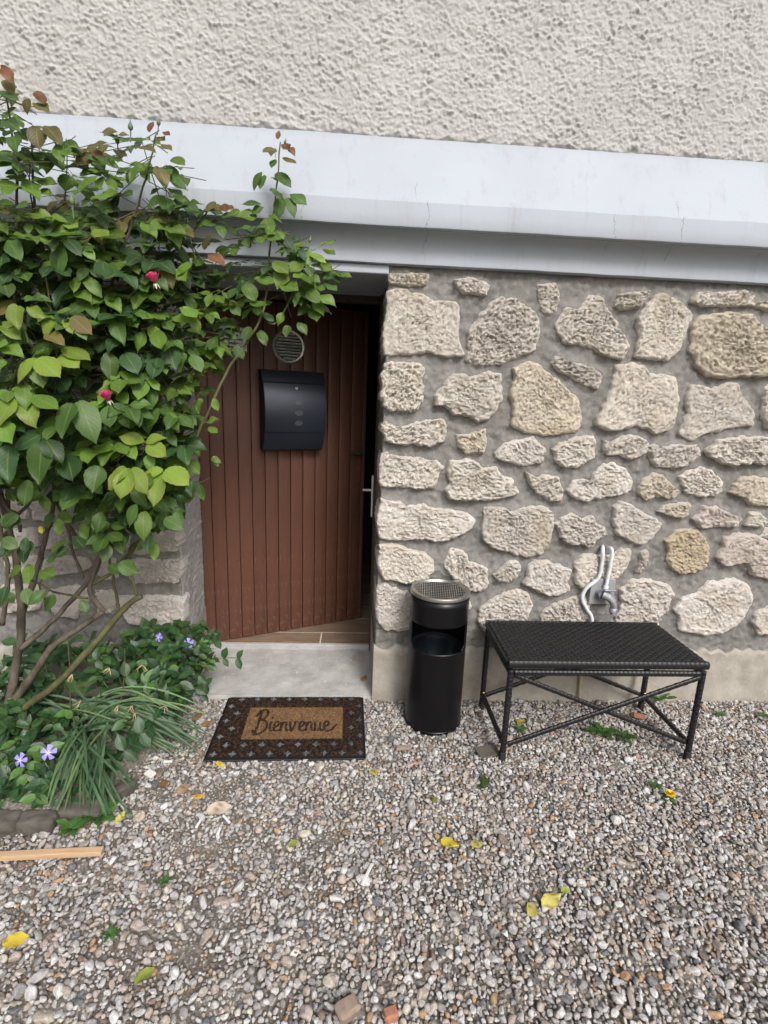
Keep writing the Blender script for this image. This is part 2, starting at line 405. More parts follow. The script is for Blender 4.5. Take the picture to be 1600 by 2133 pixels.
# the ground: one sheet to the horizon, finer near the house
nx, ny = 150, 96
xs = np.concatenate([[-60, -20, -6], np.linspace(-2.6, 3.2, nx), [8, 22, 60]])
ys = np.concatenate([[-80, -25, -8], np.linspace(-2.6, 0.02, ny), [0.3]])
gx, gy = np.meshgrid(xs, ys)
nz_ = fft_noise(len(xs), len(ys), 0.04, 0.08, 0.9, 3)*0.003
V = np.stack([gx.ravel(), gy.ravel(), (nz_-0.004).ravel()], 1)
ground = mk('ground', V, grid_faces(len(xs), len(ys)), MT['soil'])
tag(ground, 'brown soil yard strewn with gravel in front of the house', 'ground', kind='structure')

# ================================================================== HOUSE
house = empty('house', (JX, 0.1, 0.0))
tag(house, 'house front with cream roughcast, white ledge, rubble stone base and brown plank door', 'house')

# --- roughcast wall: thrown lumps as real relief
dx = 0.0033; X0, X1, Z0, Z1 = -2.35, 2.45, 2.215, 3.05
nx = int((X1-X0)/dx); nz = int((Z1-Z0)/dx)
def spatter(sig, spacing, seed, an=1.0, th=0.0):
    """thrown blobs: sparse random impulses spread by an oblong kernel"""
    g = np.random.default_rng(seed); imp = (g.random((nz, nx)) < dx*dx/spacing**2)*g.uniform(.45, 1.25, (nz, nx))
    fx = np.fft.fftfreq(nx, dx)[None, :]; fz = np.fft.fftfreq(nz, dx)[:, None]
    u = fx*cos(th)+fz*sin(th); v = -fx*sin(th)+fz*cos(th)
    K = np.exp(-2*(pi*sig)**2*((u*an)**2+(v/an)**2))*(2*pi*sig*sig/dx/dx)
    return np.minimum(np.real(np.fft.ifft2(np.fft.fft2(imp)*K)), 1.5)
h = (0.0042*spatter(.0037, .0125, 11, 1.25, .5)+0.0040*spatter(.0030, .0098, 12, 1.3, -.4)+0.0034*spatter(.0034, .0138, 13, 1.2, 1.4)
     + 0.0022*spatter(.0022, .0080, 14) + 0.0009*fft_noise(nx, nz, dx, .02, .3, 16)) - 0.004
big_ = 0.75+0.5*np.clip(0.5+0.5*fft_noise(nx, nz, dx, .08, .6, 17), 0, 1)      # denser and thinner throws
h = np.maximum(h, -0.003)*big_*0.68
zz = np.linspace(Z0, Z1, nz)[:, None]
xx = np.linspace(X0, X1, nx)[None, :]
edge = 2.262 + 0.005*fft_noise(nx, 2, dx, 0.05, 0.4, 15)[0][None, :]
fade = np.clip((zz-edge)/0.012, 0, 1)
yy = 0.004 - (h+0.009)*fade
V = np.stack([np.broadcast_to(xx, (nz, nx)).ravel(), yy.ravel(), np.broadcast_to(zz, (nz, nx)).ravel()], 1)
o = mk('roughcast_wall', V, grid_faces(nx, nz), MT['roughcast'], house)
tag(o, 'cream wall of coarse lumpy roughcast above the white ledge')

# --- moulded white ledge, extruded along the house
def ledge_profile():
    P = [(0.02, 2.268), (-0.006, 2.266), (-0.013, 2.262), (-0.016, 2.246), (-0.019, 2.240)]
    for k in range(1, 9): P.append((-0.019-0.089*k/8, 2.240-0.212*k/8))
    P += [(-0.1115, 2.0245), (-0.112, 2.018), (-0.112, 1.985), (-0.112, 1.950), (-0.110, 1.9445), (-0.105, 1.943), (-0.089, 1.943), (-0.087, 1.951), (-0.080, 1.951)]
    for k in range(0, 11):
        t = k/10*pi/2
        P.append((-0.079+0.047*sin(t)**1.1, 1.944-0.066*(1-cos(t))))
    P += [(-0.031, 1.868), (-0.031, 1.848), (-0.030, 1.8415), (-0.026, 1.840), (0.03, 1.840)]
    return P
P = ledge_profile(); nxl = 240
lx = np.linspace(-2.4, 2.5, nxl)
wob = fft_noise(nxl, 2, 4/nxl, 0.15, 1.2, 21)[0]*0.0006; wob2 = fft_noise(nxl, 2, 4/nxl, 0.15, 1.2, 22)[0]*0.0005
V = np.array([(x, y+wob[i]*(1 if y < -.02 else .3), z+wob2[i]) for (y, z) in P for i, x in enumerate(lx)])
o = mk('ledge', V, grid_faces(nxl, len(P))[:, ::-1], MT['paint'], house); autosm(o, 28)
tag(o, 'white painted ledge with sloping top, flat band and hollow moulding, finely cracked')

# --- lintel over the doorway
m = MB().box((LX-0.5, -0.012, ZT), (JX+0.001, YB+0.06, 1.8385), 0.003)
tag(m.build('lintel', MT['paint'], house), 'pale lintel over the doorway under the ledge')

# --- stone walls
SA, SB, SC, SD = (780, 540), (1180, 540), (780, 900), (1180, 900); SE = (0, 950)
ST = [
 (SA, [(115,115),(320,105),(430,120),(415,205),(340,215),(230,212),(125,190)]),
 (SA, [(105,255),(260,240),(300,275),(390,280),(480,335),(640,345),(665,420),(650,600),(695,745),(570,775),(420,735),(240,745),(80,755),(90,560),(110,400)]),
 (SA, [(640,165),(750,140),(870,175),(920,205),(890,280),(840,290),(760,270),(710,275),(650,215)]),
 (SA, [(1300,205),(1440,190),(1475,280),(1445,420),(1360,440),(1320,380),(1305,290)]),
 (SA, [(870,410),(950,330),(1010,310),(1110,330),(1240,400),(1300,520),(1290,640),(1265,720),(1140,770),(1030,820),(930,825),(830,830),(730,800),(765,720),(755,600),(800,510)]),
 (SA, [(95,830),(200,815),(370,830),(400,870),(380,950),(385,1090),(330,1205),(230,1200),(100,1190),(60,1100),(65,920)]),
 (SA, [(620,920),(720,910),(760,940),(890,900),(1000,910),(990,1020),(1000,1110),(960,1200),(880,1265),(820,1285),(740,1240),(620,1225),(560,1160),(485,1160),(490,1080),(560,990)]),
 (SA, [(1110,880),(1230,825),(1310,840),(1370,910),(1450,960),(1530,1040),(1600,1090),(1628,1200),(1620,1330),(1590,1358),(1420,1385),(1280,1380),(1180,1355),(1090,1310),(1110,1180),(1090,1040),(1130,960)], 'y'),
 (SA, [(1410,830),(1450,770),(1540,808),(1684,842),(1790,890),(1808,935),(1765,1022),(1684,1012),(1580,950),(1470,890)]),
 (SA, [(60,1320),(110,1290),(200,1340),(350,1290),(520,1270),(570,1320),(545,1440),(430,1490),(330,1470),(210,1475),(90,1440)], 'w'),
 (SA, [(655,1395),(760,1390),(880,1350),(890,1430),(870,1540),(740,1545),(670,1490)], 'y'),
 (SB, [(-80,530),(-40,470),(20,385),(100,400),(150,350),(190,290),(290,320),(310,370),(400,500),(440,600),(490,680),(430,790),(330,770),(250,740),(160,690),(60,680),(-20,640)]),
 (SB, [(380,370),(420,280),(540,260),(655,255),(640,310),(580,385),(490,395),(430,405)]),
 (SB, [(610,400),(700,310),(760,275),(850,320),(930,360),(990,460),(960,540),(930,620),(890,720),(800,795),(700,785),(545,755),(580,640),(575,500)]),
 (SB, [(1010,300),(1080,260),(1200,260),(1400,250),(1480,290),(1480,370),(1380,370),(1250,380),(1100,375),(1000,345)]),
 (SB, [(1510,340),(1600,330),(1740,330),(1820,380),(1760,430),(1600,415),(1520,385)]),
 (SB, [(1010,540),(1060,470),(1200,440),(1300,430),(1450,450),(1560,540),(1700,570),(1760,700),(1740,860),(1600,910),(1520,930),(1380,920),(1240,940),(1130,925),(1060,840),(990,720),(1010,640)], 'y'),
 (SB, [(400,860),(510,830),(600,850),(660,920),(760,910),(850,950),(870,1060),(870,1140),(840,1310),(800,1345),(690,1375),(620,1330),(540,1320),(440,1350),(330,1350),(240,1310),(250,1250),(340,1100),(370,980)]),
 (SB, [(1000,1010),(1050,1000),(1150,1030),(1260,1000),(1350,985),(1400,1100),(1475,1220),(1460,1320),(1330,1325),(1220,1360),(1110,1370),(1010,1430),(910,1385),(940,1280),(970,1200),(950,1110)]),
 (SB, [(1570,1040),(1610,1000),(1740,1000),(1820,1120),(1760,1320),(1600,1335),(1555,1280),(1555,1170)]),
 (SC, [(960,170),(1020,100),(1150,65),(1260,40),(1310,100),(1355,130),(1330,240),(1160,270),(1060,240),(970,205)], 'w'),
 (SC, [(1415,140),(1470,85),(1560,60),(1650,40),(1740,30),(1750,150),(1740,200),(1690,240),(1600,280),(1500,270),(1430,220)], 'w'),
 (SC, [(60,190),(110,170),(200,200),(330,205),(480,230),(535,280),(490,380),(470,450),(340,445),(200,440),(50,430),(50,300)]),
 (SC, [(610,240),(740,220),(820,240),(850,290),(960,280),(1010,350),(1080,370),(1140,480),(1000,520),(860,540),(740,540),(600,525),(565,460),(610,400),(580,320)], 'w'),
 (SC, [(1210,320),(1290,360),(1330,340),(1460,360),(1490,470),(1480,545),(1390,545),(1290,490),(1240,430),(1225,390)]),
 (SC, [(70,530),(130,560),(220,550),(240,600),(370,575),(480,610),(620,620),(730,650),(780,700),(750,770),(640,830),(530,868),(380,850),(200,855),(50,835),(40,700)], 'w'),
 (SC, [(880,610),(960,595),(1040,610),(1080,640),(1200,600),(1320,590),(1400,640),(1410,720),(1380,880),(1320,960),(1200,985),(1070,950),(950,915),(880,870),(860,780),(875,700)]),
 (SC, [(50,900),(140,895),(250,930),(400,960),(465,1020),(460,1100),(400,1180),(250,1195),(80,1160),(30,1080)]),
 (SC, [(580,980),(630,930),(680,950),(740,975),(750,1030),(890,1080),(890,1230),(830,1265),(740,1250),(640,1190),(580,1120),(560,1040)], 'w'),
 (SC, [(945,1130),(1010,1080),(1060,1030),(1130,1020),(1160,1080),(1130,1150),(1060,1190),(985,1185)]),
 (SC, [(1220,1070),(1280,1020),(1380,1025),(1440,1060),(1560,1090),(1530,1180),(1545,1250),(1450,1295),(1330,1280),(1240,1230),(1185,1195),(1210,1150)], 'w'),
 (SC, [(30,1230),(90,1210),(280,1290),(420,1330),(430,1520),(300,1560),(180,1565),(60,1550),(15,1450),(20,1330)], 'w'),
 (SC, [(690,1350),(760,1340),(775,1390),(735,1430),(680,1430)], 'w'),
 (SC, [(850,1400),(940,1330),(1030,1290),(1130,1250),(1220,1290),(1240,1370),(1210,1480),(1220,1560),(1060,1580),(880,1580),(830,1500)]),
 (SC, [(1330,1480),(1340,1420),(1440,1370),(1530,1330),(1650,1300),(1700,1350),(1700,1500),(1680,1590),(1400,1600),(1340,1560)], 'w'),
 (SD, [(290,60),(350,90),(430,30),(500,25),(570,30),(640,90),(620,160),(510,220),(420,180),(330,185),(300,130)]),
 (SD, [(650,110),(720,100),(770,130),(900,90),(940,110),(1030,105),(1065,180),(970,240),(930,280),(800,280),(710,275),(670,200)], 'w'),
 (SD, [(1120,150),(1200,70),(1300,50),(1450,40),(1560,40),(1720,60),(1740,200),(1560,265),(1470,240),(1330,265),(1200,230),(1140,190)]),
 (SD, [(10,460),(60,380),(150,370),(190,400),(220,330),(300,260),(380,250),(460,300),(520,380),(500,450),(430,500),(330,510),(240,530),(150,545),(60,520)], 'w'),
 (SD, [(565,440),(610,380),(680,330),(760,340),(810,400),(890,470),(860,510),(790,530),(700,510),(630,540),(580,500)], 'y'),
 (SD, [(900,360),(950,310),(1060,285),(1160,310),(1240,400),(1235,470),(1180,500),(1100,515),(960,490),(920,430)], 'w'),
 (SD, [(1320,430),(1360,380),(1440,350),(1540,360),(1700,380),(1730,500),(1660,570),(1560,580),(1440,570),(1400,520),(1300,480)], 'y'),
 (SD, [(380,600),(440,555),(520,580),(600,640),(700,680),(760,730),(720,790),(620,880),(570,890),(480,860),(400,800),(380,720)], 'w'),
 (SD, [(730,630),(770,585),(900,560),(980,560),(990,600),(960,660),(910,685),(830,670)], 'y'),
 (SD, [(1010,690),(1090,590),(1190,590),(1290,650),(1380,680),(1340,750),(1200,755),(1070,755)], 'p'),
 (SD, [(1410,740),(1450,640),(1530,640),(1600,700),(1540,760)], 'w'),
 (SD, [(1540,830),(1590,760),(1720,740),(1760,820),(1640,860)], 'w'),
 (SD, [(-85,730),(0,670),(60,650),(130,690),(200,670),(230,720),(300,750),(300,810),(240,850),(180,910),(90,885),(20,890),(-40,840)], 'w'),
 (SD, [(80,1040),(150,970),(280,980),(380,970),(430,930),(500,935),(505,1000),(470,1090),(400,1160),(300,1180),(180,1210),(130,1240),(70,1190)]),
 (SD, [(550,1110),(580,1040),(590,960),(640,935),(660,960),(640,1060),(600,1120)], 'p'),
 (SD, [(790,870),(870,790),(940,770),(1040,790),(1110,870),(1125,960),(1110,1060),(1020,1110),(930,1125),(850,1100),(805,1020),(815,940)], 'o'),
 (SD, [(1200,1000),(1240,930),(1270,840),(1380,810),(1500,820),(1600,880),(1720,900),(1760,1040),(1700,1150),(1600,1160),(1500,1140),(1450,1110),(1440,1050),(1400,1030),(1260,1055)], 'p'),
 (SD, [(430,1260),(520,1190),(620,1170),(700,1190),(800,1220),(840,1280),(800,1400),(740,1490),(700,1590),(560,1600),(420,1590),(400,1480),(440,1400)]),
 (SD, [(870,1400),(960,1310),(1060,1270),(1120,1200),(1220,1190),(1320,1170),(1430,1220),(1465,1320),(1420,1430),(1350,1530),(1250,1590),(1120,1605),(960,1580),(900,1560),(900,1480)], 'w'),
 (SD, [(1480,1510),(1510,1440),(1600,1390),(1760,1380),(1800,1500),(1740,1600),(1520,1605)]),
]
SEL = [
 [(1150,400),(1230,380),(1300,390),(1335,470),(1290,505),(1160,500)],
 [(1020,640),(1150,560),(1310,560),(1360,610),(1310,700),(1200,705),(1080,730),(1000,720)],
 [(920,800),(1000,760),(1150,770),(1340,770),(1380,860),(1310,930),(1150,945),(1000,935),(930,880)],
 [(890,1040),(1000,1040),(1200,1035),(1350,1050),(1390,1150),(1340,1240),(1270,1275),(1100,1250),(960,1230),(900,1130)],
 [(340,540),(500,530),(600,570),(600,680),(450,690),(330,680)],
 [(330,770),(500,740),(640,760),(660,820),(600,860),(400,880),(330,850)],
 [(370,1000),(550,960),(650,990),(640,1090),(560,1200),(400,1170),(350,1060)],
 [(230,350),(400,300),(600,330),(700,400),(680,480),(480,490),(260,470)],
 [(700,560),(900,550),(960,600),(940,690),(760,700),(690,640)],
 [(740,760),(850,760),(870,900),(760,920),(700,850)],
 [(700,1000),(840,1000),(850,1170),(720,1160)],
 [(20,960),(240,950),(310,1020),(290,1140),(60,1150)],
 [(60,540),(260,540),(290,660),(80,690)], [(30,750),(260,740),(290,870),(60,890)],
 [(60,300),(190,310),(200,460),(40,470)], [(760,330),(1000,320),(1050,480),(780,500)],
]
TINT = {None: (1.07, 1.045, 1.015), 'w': (1.11, 1.09, 1.08), 'y': (1.06, 1.0, 0.88), 'o': (1.0, 0.89, 0.68), 'p': (1.0, 0.94, 0.93)}
def stone_mesh(name, pts, H, seed, mat, depth=0.03, N=132, RN=15, xmin=None):
    """pts: outline (x, z) on the wall plane; a pitted, rounded face proud of the mortar"""
    r = random.Random(seed)
    P = np.array(pts); c = P.mean(0); P = c+(P-c)*1.07
    ra = r.choice((.75, .9, 1.0, 1.15, 1.3)); strk = r.choice((-1, 0, 0, 1)); sx_ = r.uniform(.75, 1.3)
    d = np.r_[0, np.cumsum(np.hypot(*(np.roll(P, -1, 0)-P).T))]
    s = np.linspace(0, d[-1], N, endpoint=False); Pc = np.vstack([P, P[:1]])
    Q = np.stack([np.interp(s, d, Pc[:, 0]), np.interp(s, d, Pc[:, 1])], 1)
    Q = (np.roll(Q, 1, 0)+2*Q+np.roll(Q, -1, 0))/4
    size = np.hypot(*(P.max(0)-P.min(0)))
    for i in range(N):
        k = mnoise.fractal(Vector((Q[i, 0]*34+seed, Q[i, 1]*34, seed*1.7)), 0.8, 2.2, 3)
        n = (Q[i]-c)/np.hypot(*(Q[i]-c)); Q[i] += n*k*min(0.008, size*0.03)
    V = [(q[0]-(q[0]-c[0])*0.0, depth, q[1]) for q in Q]; F = []
    tilt = (r.uniform(-.03, .03), r.uniform(-.04, .03))
    rn = int(np.clip(size/2/0.0044, 10, 34)); ts = [1.0, 0.985, 0.96]+list(np.linspace(0.92, 0.05, rn))
    for j, t in enumerate(ts):
        for i in range(N):
            x, z = c+(Q[i]-c)*t
            e = (1-t)*np.hypot(*(Q[i]-c))                     # distance in from the rim
            hh = H*min(1.0, (e/0.011))**0.42 if e > 0 else 0.0
            nv = Vector((x*34+seed*3.1, z*34, seed))
            g = mnoise.fractal(nv, 0.6, 2.1, 4)*0.0070*ra+mnoise.fractal(Vector((x*8, z*8, seed)), 1, 2, 2)*0.008
            pit = mnoise.fractal(Vector(((x*92+z*60*strk)*sx_, (z*100-x*40*strk)*(.5 if strk else 1), seed*2)), 0.45, 2.0, 3)
            g -= max(0, -pit-0.08)*0.015*ra; g += max(0, pit-.12)*0.008*ra
            f = min(1, e/0.012+0.25)
            y = -hh - g*f - f*(tilt[0]*(x-c[0])+tilt[1]*(z-c[1]))
            if j == 0: y = 0.004
            V.append((x, min(y, 0.006), z))
    V.append((c[0], -H-0.002, c[1]))
    for j in range(len(ts)):
        for i in range(N):
            i2 = (i+1) % N
            F.append((j*N+i, j*N+i2, (j+1)*N+i2, (j+1)*N+i))
    L = len(ts)*N
    for i in range(N): F.append((L+i, L+(i+1) % N, len(V)-1))
    return V, F, c
def pip(px, pz, poly):
    ins = np.zeros(px.shape, bool); n = len(poly)
    for i in range(n):
        x1, z1 = poly[i]; x2, z2 = poly[(i+1) % n]
        if z1 == z2: continue
        cnd = ((z1 > pz) != (z2 > pz)) & (px < (x2-x1)*(pz-z1)/(z2-z1)+x1)
        ins ^= cnd
    return ins
def mortar_sheet(x0, x1, z0, z1, polys, seed):
    d = 0.0075; nx = int((x1-x0)/d)+1; nz = int((z1-z0)/d)+1
    X, Z = np.meshgrid(np.linspace(x0, x1, nx), np.linspace(z0, z1, nz))
    mask = np.zeros(X.shape)
    for p in polys: mask[pip(X, Z, p)] = 1
    fx = np.fft.fftfreq(nx, d)[None, :]; fz = np.fft.fftfreq(nz, d)[:, None]
    bl = np.real(np.fft.ifft2(np.fft.fft2(mask)*np.exp(-2*(pi*0.014)**2*(fx**2+fz**2))))
    y = 0.004 - 0.014*bl*(1-bl)*2.4 + 0.030*np.clip((bl-0.62)/0.3, 0, 1) + fft_noise(nx, nz, d, 0.03, 0.22, seed)*0.0026 + fft_noise(nx, nz, d, 0.02, 0.05, seed+1)*0.0008
    # the sheet turns the corners a little
    return X, y, Z, nx, nz
def poly_world(org, pts, sc=0.2625):
    return [((w := wy(org[0]+x*sc, org[1]+y*sc, -0.012)).x, w.z) for x, y in pts]

RW = [(poly_world(s[0], s[1]), s[2] if len(s) > 2 else None) for s in ST]
# stones beyond the right edge of the picture, same masonry
z = 0.36
while z < 1.74:
    x = 1.80+random.uniform(-.04, .05)
    if z > 0.9: x -= 0.06
    while x < 2.45:
        w = random.uniform(.12, .22); hgt = random.uniform(.10, .15)
        cx, cz = x+w/2, z+hgt/2+random.uniform(-.02, .02)
        if not any(min(p[0] for p in q) < cx+w/2 and max(p[0] for p in q) > cx-w/2 and min(p[1] for p in q) < cz+hgt/2 and max(p[1] for p in q) > cz-hgt/2 for q, _ in RW):
            RW.append(([(cx+w/2*cos(t)*random.uniform(.8, 1.05), cz+hgt/2*sin(t)*random.uniform(.8, 1.05)) for t in np.linspace(0, 2*pi, 9)[:-1]][::-1], random.choice([None, 'w', 'y'])))
        x += w+random.uniform(.04, .07)
    z += 0.185
LW = [([(min(a, LX+0.003), b) for a, b in poly_world(SE, p, 0.28125)], None) for p in SEL]; LW = [(p, 'w') for p, _ in LW]
z = 0.32                                          # coursed stones behind the rose
while z < 1.78:
    x = -2.36; XE = LX if z > 1.0 else -1.52
    while x < XE-0.1:
        w = min(random.uniform(.16, .30), XE-0.012-x); hgt = random.uniform(.11, .14)
        if w > .09:
            pts = []
            for (fx, fz) in ((-.5, .3), (-.4, .5), (0, .48), (.42, .5), (.5, .35), (.5, -.35), (.42, -.5), (0, -.48), (-.42, -.5), (-.5, -.3)):
                pts.append((x+w/2+fx*w*random.uniform(.92, 1.0), z+hgt/2+fz*hgt*random.uniform(.9, 1)))
            LW.append((pts, random.choice([None, None, 'w', 'y'])))
        x += w+random.uniform(.025, .05)
    z += 0.175
for wi, (stones, x0, x1, lab) in enumerate(((RW, JX+0.004, 2.5, 'rubble wall of pitted cream stones in grey mortar right of the door'),
                                            (LW, -2.4, LX-0.004, 'coursed stone wall behind the rose bush left of the door'))):
    X, Y, Z, nx, nz = mortar_sheet(x0, x1, ZS-0.02, 1.842, [p for p, _ in stones], 40+wi)
    V = np.stack([X.ravel(), Y.ravel(), Z.ravel()], 1); F = grid_faces(nx, nz)
    # reveal: the sheet continues round the corner into the doorway
    nd = 34; zc = Z[:, 0]
    xe = JX if wi == 0 else LX
    col = Y[:, 0] if wi == 0 else Y[:, -1]
    rn = fft_noise(nd, nz, 0.0125, 0.02, 0.2, 60+wi)*0.0022
    RV = []
    for j in range(nz):
        for k in range(nd):
            t = k/(nd-1); y = col[j]+(YB+0.01-col[j])*t
            x = JX+rn[j, k]*min(1, k/3)-0.001 if wi == 0 else LX+(LXB-LX)*t+rn[j, k]*min(1, k/3)
            if k == 0: x = (x0 if wi == 0 else x1)
            elif k == 1: y = col[j]+0.006
            RV.append((x, y, zc[j]))
    RF = grid_faces(nd, nz); RF = RF[:, ::-1] if wi == 0 else RF
    wall = mk('stone_wall', V, F, MT['mortar'], house)
    tag(wall, lab)
    mk('reveal', np.array(RV), RF, MT['mortar' if wi == 0 else 'step'], wall)
    for si, (pts, tn) in enumerate(stones):
        small = max(p[0] for p in pts)-min(p[0] for p in pts) < 0.1
        corner = (min(p[0] for p in pts) < JX+0.03) if wi == 0 else (max(p[0] for p in pts) > LX-0.05)
        H = random.uniform(.019, .031)*(0.7 if small else 1.0)
        V, F, c = stone_mesh('stone', pts, H, si+wi*100+1, None, (0.16 if wi == 0 else 0.05) if corner else 0.03)
        cc = Vector((c[0], 0, c[1]))
        so = mk('stone', [(v[0]-cc.x, v[1], v[2]-cc.z) for v in V], F, MT['stone'], wall, world=False)
        so.location = cc
        tc_ = TINT[tn]; k = random.uniform(.9, 1.06); so.color = (tc_[0]*k, tc_[1]*k, tc_[2]*k*random.uniform(.97, 1.02), 1)
    # plinth of cement render, as a sub-part of the wall
    d = 0.02; xa, xb = (JX-0.006, 2.5) if wi == 0 else (-2.4, LX+0.004)
    nxp = int((xb-xa)/d); zl = [-.03, 0, .03, .06, .09, .12, .15, .18, .21, .235, .25, .258, .262, .262]
    nn = fft_noise(nxp, 16, d, .06, .5, 70+wi)*.0035; n1 = fft_noise(nxp, 2, d, .05, .4, 80+wi)[0]*.008
    V = []
    for j, zz_ in enumerate(zl):
        for i in range(nxp):
            yb = -0.016+nn[j % 16, i]
            if j >= len(zl)-3: yb += (0.004, 0.010, 0.03)[j-(len(zl)-3)]
            V.append((xa+(xb-xa)*i/(nxp-1), yb, zz_+(n1[i] if j > 6 else 0)))
    F = [tuple(f) for f in grid_faces(nxp, len(zl))]
    # reveal side of the plinth
    n0 = len(V); side = [(0 if wi == 0 else nxp-1)+j*nxp for j in range(len(zl))]
    for j in range(len(zl)):
        vx = V[side[j]]; V.append((vx[0] if wi == 0 else LXB+0.006, YB+0.012, vx[2]))
    for j in range(len(zl)-1):
        q = (side[j], side[j+1], n0+j+1, n0+j); F.append(q if wi == 0 else q[::-1])
    mk('plinth', V, F, MT['plinth'], wall, smooth='auto')

# --- doorstep: a worn concrete slab falling slightly to the front, and the raised sill behind it
dxs = 0.02; nxs, nys = 46, 24
X, Y = np.meshgrid(np.linspace(0, 1, nxs), np.linspace(0, 1, nys))
V = []
hn = fft_noise(nxs, nys, dxs, .05, .4, 90)*0.0015
for j in range(nys):
    for i in range(nxs):
        t = Y[j, i]; yv = -0.004+t*(YB+0.02); xl = (LX+0.012)+(LXB-LX)*t
        if t == 0: xl -= 0.0
        V.append((xl-0.008+X[j, i]*(JX-xl+0.012), yv, 0.016+0.008*t+hn[j, i]))
F = [tuple(f) for f in grid_faces(nxs, nys)]
n0 = len(V)
for i in range(nxs): V.append((V[i][0], -0.008, -0.03))
for i in range(nxs-1): F.append((n0+i, n0+i+1, i+1, i))
step = mk('doorstep', V, F, MT['step'], house, smooth='auto')
tag(step, 'pale worn concrete doorstep slab')
MB().box((LXB+0.002, YB-0.002, 0.0), (JX+0.01, YB+0.016, 0.050), 0.004).build('sill', MT['step'], step)

# --- door frame in the reveal (narrow dark posts and head)
fr = MB()
fr.box((JX-0.012, YB-0.03, 0.03), (JX+0.06, YB+0.06, ZT+0.02), 0.004)
fr.box((LXB-0.06, YB+0.012, 0.03), (LXB-0.004, YB+0.07, ZT+0.02), 0.004)
fr.box((LXB-0.003, YB+0.0, ZT-0.03), (JX-0.013, YB+0.06, ZT+0.018), 0.004)
fr.build('door_frame', MT['darkwood'], house)

# --- the door, hinged on the left and swung inwards
DA = 0.3968; DW = 0.883; DZ0, DZ1 = 0.053, 1.785
DORG = Vector((-0.7723, 0.417, 0.0))
DM = Matrix.Translation(DORG) @ Matrix.Rotation(DA, 4, 'Z')
door = MB().box((0.002, 0.014, DZ0+0.002), (DW-0.002, 0.040, DZ1), 0.002).build('door', MT['door'], house, world=False)
door.matrix_parent_inverse = WMat(house).inverted(); door.location = DORG; door.rotation_euler = (0, 0, DA)
tag(door, 'brown vertical plank door standing ajar')
PW = 0.0672; x = 0.0; w = PW*0.78; plank_cache = {}
while x < DW-0.005:
    w = min(w, DW-x)
    key = round(w, 4)
    if key not in plank_cache:
        mm = MB().box((0.0016, 0.0, DZ0), (w-0.0016, 0.0138, DZ1+0.001), 0.0026, seg=2)
        pl = mm.build('plank', MT['door'], door, world=False); plank_cache[key] = pl.data
    else:
        pl = bpy.data.objects.new('plank', plank_cache[key]); link(pl, door, False)
    pl.location = (x, random.uniform(-.0004, .0004), 0)
    x += w; w = PW
def door_uv(u, v, off=0.0):
    """pixel to door coordinates (along, height) on the plane `off` metres in front of the planks"""
    inv = DM.inverted(); o_ = inv @ CAM; d = inv.to_3x3() @ ray(u, v)
    t = (-off-o_.y)/d.y; p = o_+d*t; return p.x, p.z
# handle: lever on a chipped patch near the free edge
hx, hz = door_uv(748, 944, 0.03)
h = MB()
h.tube([(hx+0.014, 0.0, hz), (hx+0.014, -0.034, hz)], 0.007, 10)
h.tube(smooth_path([(hx+0.016, -0.036, hz), (hx-0.02, -0.038, hz+0.003), (hx-0.052, -0.036, hz+0.006)], 4), [0.012]*4+[0.0105]*5, 10)
h.build('handle', MT['iron'], door, world=False)
h = MB()
for k in range(22):
    zz_ = hz-0.02-k*0.0066; r = random.uniform(.002, .0045)
    h.box((hx+0.012+random.uniform(-.006, .004), -0.0012, zz_-r), (hx+0.016+random.uniform(-.003, .004), 0.0004, zz_+r), 0.0008)
h.build('keyhole_chips', MT['rust'], door, world=False)
# round louvred vent
vx, vz = door_uv(602, 722, 0.005)
VR = 0.083
mvt = Matrix.Translation((vx, 0, vz)) @ Matrix.Rotation(pi/2, 4, 'X')
MB().lathe([(VR-0.016, 0.002), (VR-0.014, 0.008), (VR-0.006, 0.011), (VR, 0.007), (VR, -0.002)], 48, mvt).build('vent_rim', MT['dullsteel'], door, world=False)
MB().lathe([(0.0005, 0.0012), (VR-0.01, 0.0012)], 40, mvt).build('vent_back', MT['boxdark'], door, world=False)
for k in range(9):
    zz_ = -0.058+k*0.0146; hw = math.sqrt(max(0.0, (VR-0.017)**2-zz_**2))
    mm = Matrix.Translation((vx, -0.006, vz+zz_)) @ Matrix.Rotation(math.radians(38), 4, 'X')
    MB().box((-hw, -0.001, -0.0048), (hw, 0.001, 0.0048), 0.0006, mm).build('vent_slat', MT['dullsteel'], door, world=False)
# small notice pinned high on the door behind the rose
nx_, nz__ = door_uv(492, 716, 0.001)
nt = MB().box((nx_-0.075, -0.0016, nz__-0.035), (nx_+0.05, -0.0004, nz__+0.075)).build('notice', MT['paper'], door, world=False)
mm = MB()
for k in range(5): mm.box((nx_-0.06, -0.0022, nz__-0.02+k*0.018), (nx_+0.03-0.02*(k % 2), -0.0017, nz__-0.013+k*0.018))
mm.build('notice_lines', MT['ink'], door, world=False)
# white latch bar of the inner door, seen in the gap
pA = wy(774, 990, 0.60); pB = wy(772, 1076, 0.60)
lt = MB().box((pA.x+0.002, 0.585, pB.z), (pA.x+0.012, 0.625, pA.z), 0.003)
pl_ = wy(770, 1021, 0.61)
lt.tube([(pA.x+0.004, 0.612, pl_.z), (pA.x-0.045, 0.612, pl_.z)], 0.0065, 10)
tag(lt.build('inner_latch', MT['white'], house), 'white latch bar showing in the dark gap beside the door')

